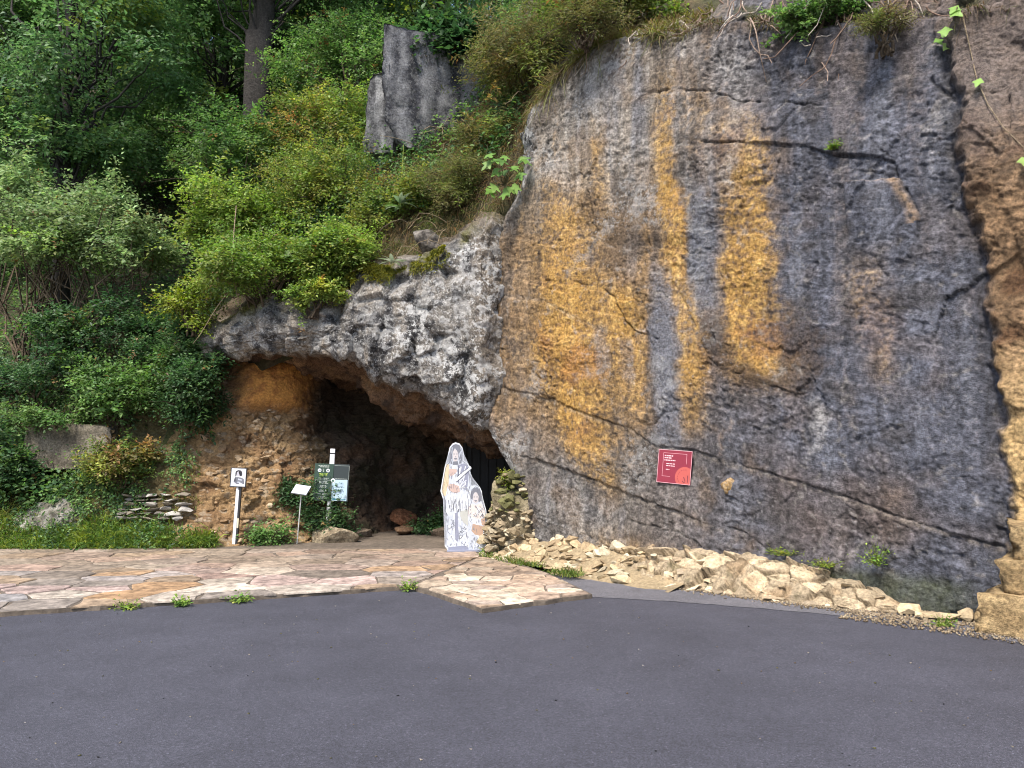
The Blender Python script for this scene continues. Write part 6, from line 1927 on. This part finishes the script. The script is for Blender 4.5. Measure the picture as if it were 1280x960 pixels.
def spear_tuft(label, loc, n, ln, seed, col):
    rs = np.random.RandomState(seed)
    bm_v, bm_f, C = [], [], []
    root = tag(obj('grass_tuft', None, None), None)
    bpy.data.objects.remove(root)
    P = rs.normal(0, .05, (n, 3)) * [1, 1, 0]
    D = norm(np.array([0, -.15, .8]) + rs.normal(0, .55, (n, 3)) * [1, 1, .3])
    Ln = rs.uniform(.6, 1.2, n) * ln
    side = norm(np.cross(D, rs.normal(size=(n, 3))))
    ts_ = [0, .35, .7, 1.0]
    V = []
    for t in ts_:
        c = P + D * (Ln * t)[:, None] + np.array([0, 0, -1]) * (Ln * .55 * t * t)[:, None]
        w = .011 * (1 - t) ** .6 + .0008
        V += [c - side * w, c + side * w]
    V = np.stack(V, 1).reshape(-1, 3)
    k = np.arange(n)[:, None] * 8
    F = np.concatenate([k + [0, 1, 3, 2], k + [2, 3, 5, 4], k + [4, 5, 7, 6]])
    C = np.repeat(np.array(col) * (1 + rs.normal(0, .2, (n, 1))), 8, 0)
    return tag(obj('grass_tuft', fast_mesh('grass_tuft', V, F, C), M['grass'], None, loc), label, 'grass tuft')


spear_tuft('arching pale green grass tuft beside the portrait post', (-5.02, 12.68, .06), 46, .42, 31, (.16, .24, .07))
spear_tuft('tall dark green sedge tuft in the verge below the dry stone wall', (-6.75, 12.5, .08), 60, .45, 32, (.075, .15, .035))
spear_tuft('broad green sedge tuft in the verge beside the pale boulder', (-7.25, 12.48, .06), 60, .40, 33, (.085, .16, .04))
spear_tuft('sedge tuft with yellow blades at the top left rim of the cliff', tuple(cliff_pt(1.55, 7.85, .05)[0]), 60, .55, 34, (.26, .27, .05))
spear_tuft('straw coloured grass tuft beside the yellow sedge on the cliff rim', tuple(cliff_pt(1.15, 7.6, .05)[0]), 80, .5, 35, (.22, .19, .08))

# bare stems arching in front of the arch
for lab, pts in [('bare brown stem arching down in front of the left end of the arch', [(-4.47, 12.9, 4.5), (-4.75, 12.75, 4.42), (-5.0, 12.7, 4.05), (-5.25, 12.72, 3.6), (-5.42, 12.8, 3.43)]),
                 ('thin bare stem hanging from the shrub over the left end of the arch', [(-4.78, 12.85, 5.85), (-4.72, 12.6, 5.2), (-4.72, 12.6, 4.6), (-4.6, 12.6, 4.15), (-4.55, 12.65, 3.98)])]:
    p0 = np.array(pts[0])
    tt = np.linspace(0, 1, 18)
    pp_ = np.stack([np.interp(tt, np.linspace(0, 1, 5), [q[a] for q in pts]) for a in range(3)], 1)
    for _ in range(3): pp_[1:-1] = (pp_[:-2] + pp_[1:-1] * 2 + pp_[2:]) / 4
    a, b = tube_arrays(pp_ - p0, [.009, .005], 5)
    tag(obj('bare_stem', fast_mesh('bare_stem', a, b, np.tile([.28, .21, .14], (len(a), 1)), True), M['bark'], None, tuple(p0)), lab, 'stem')
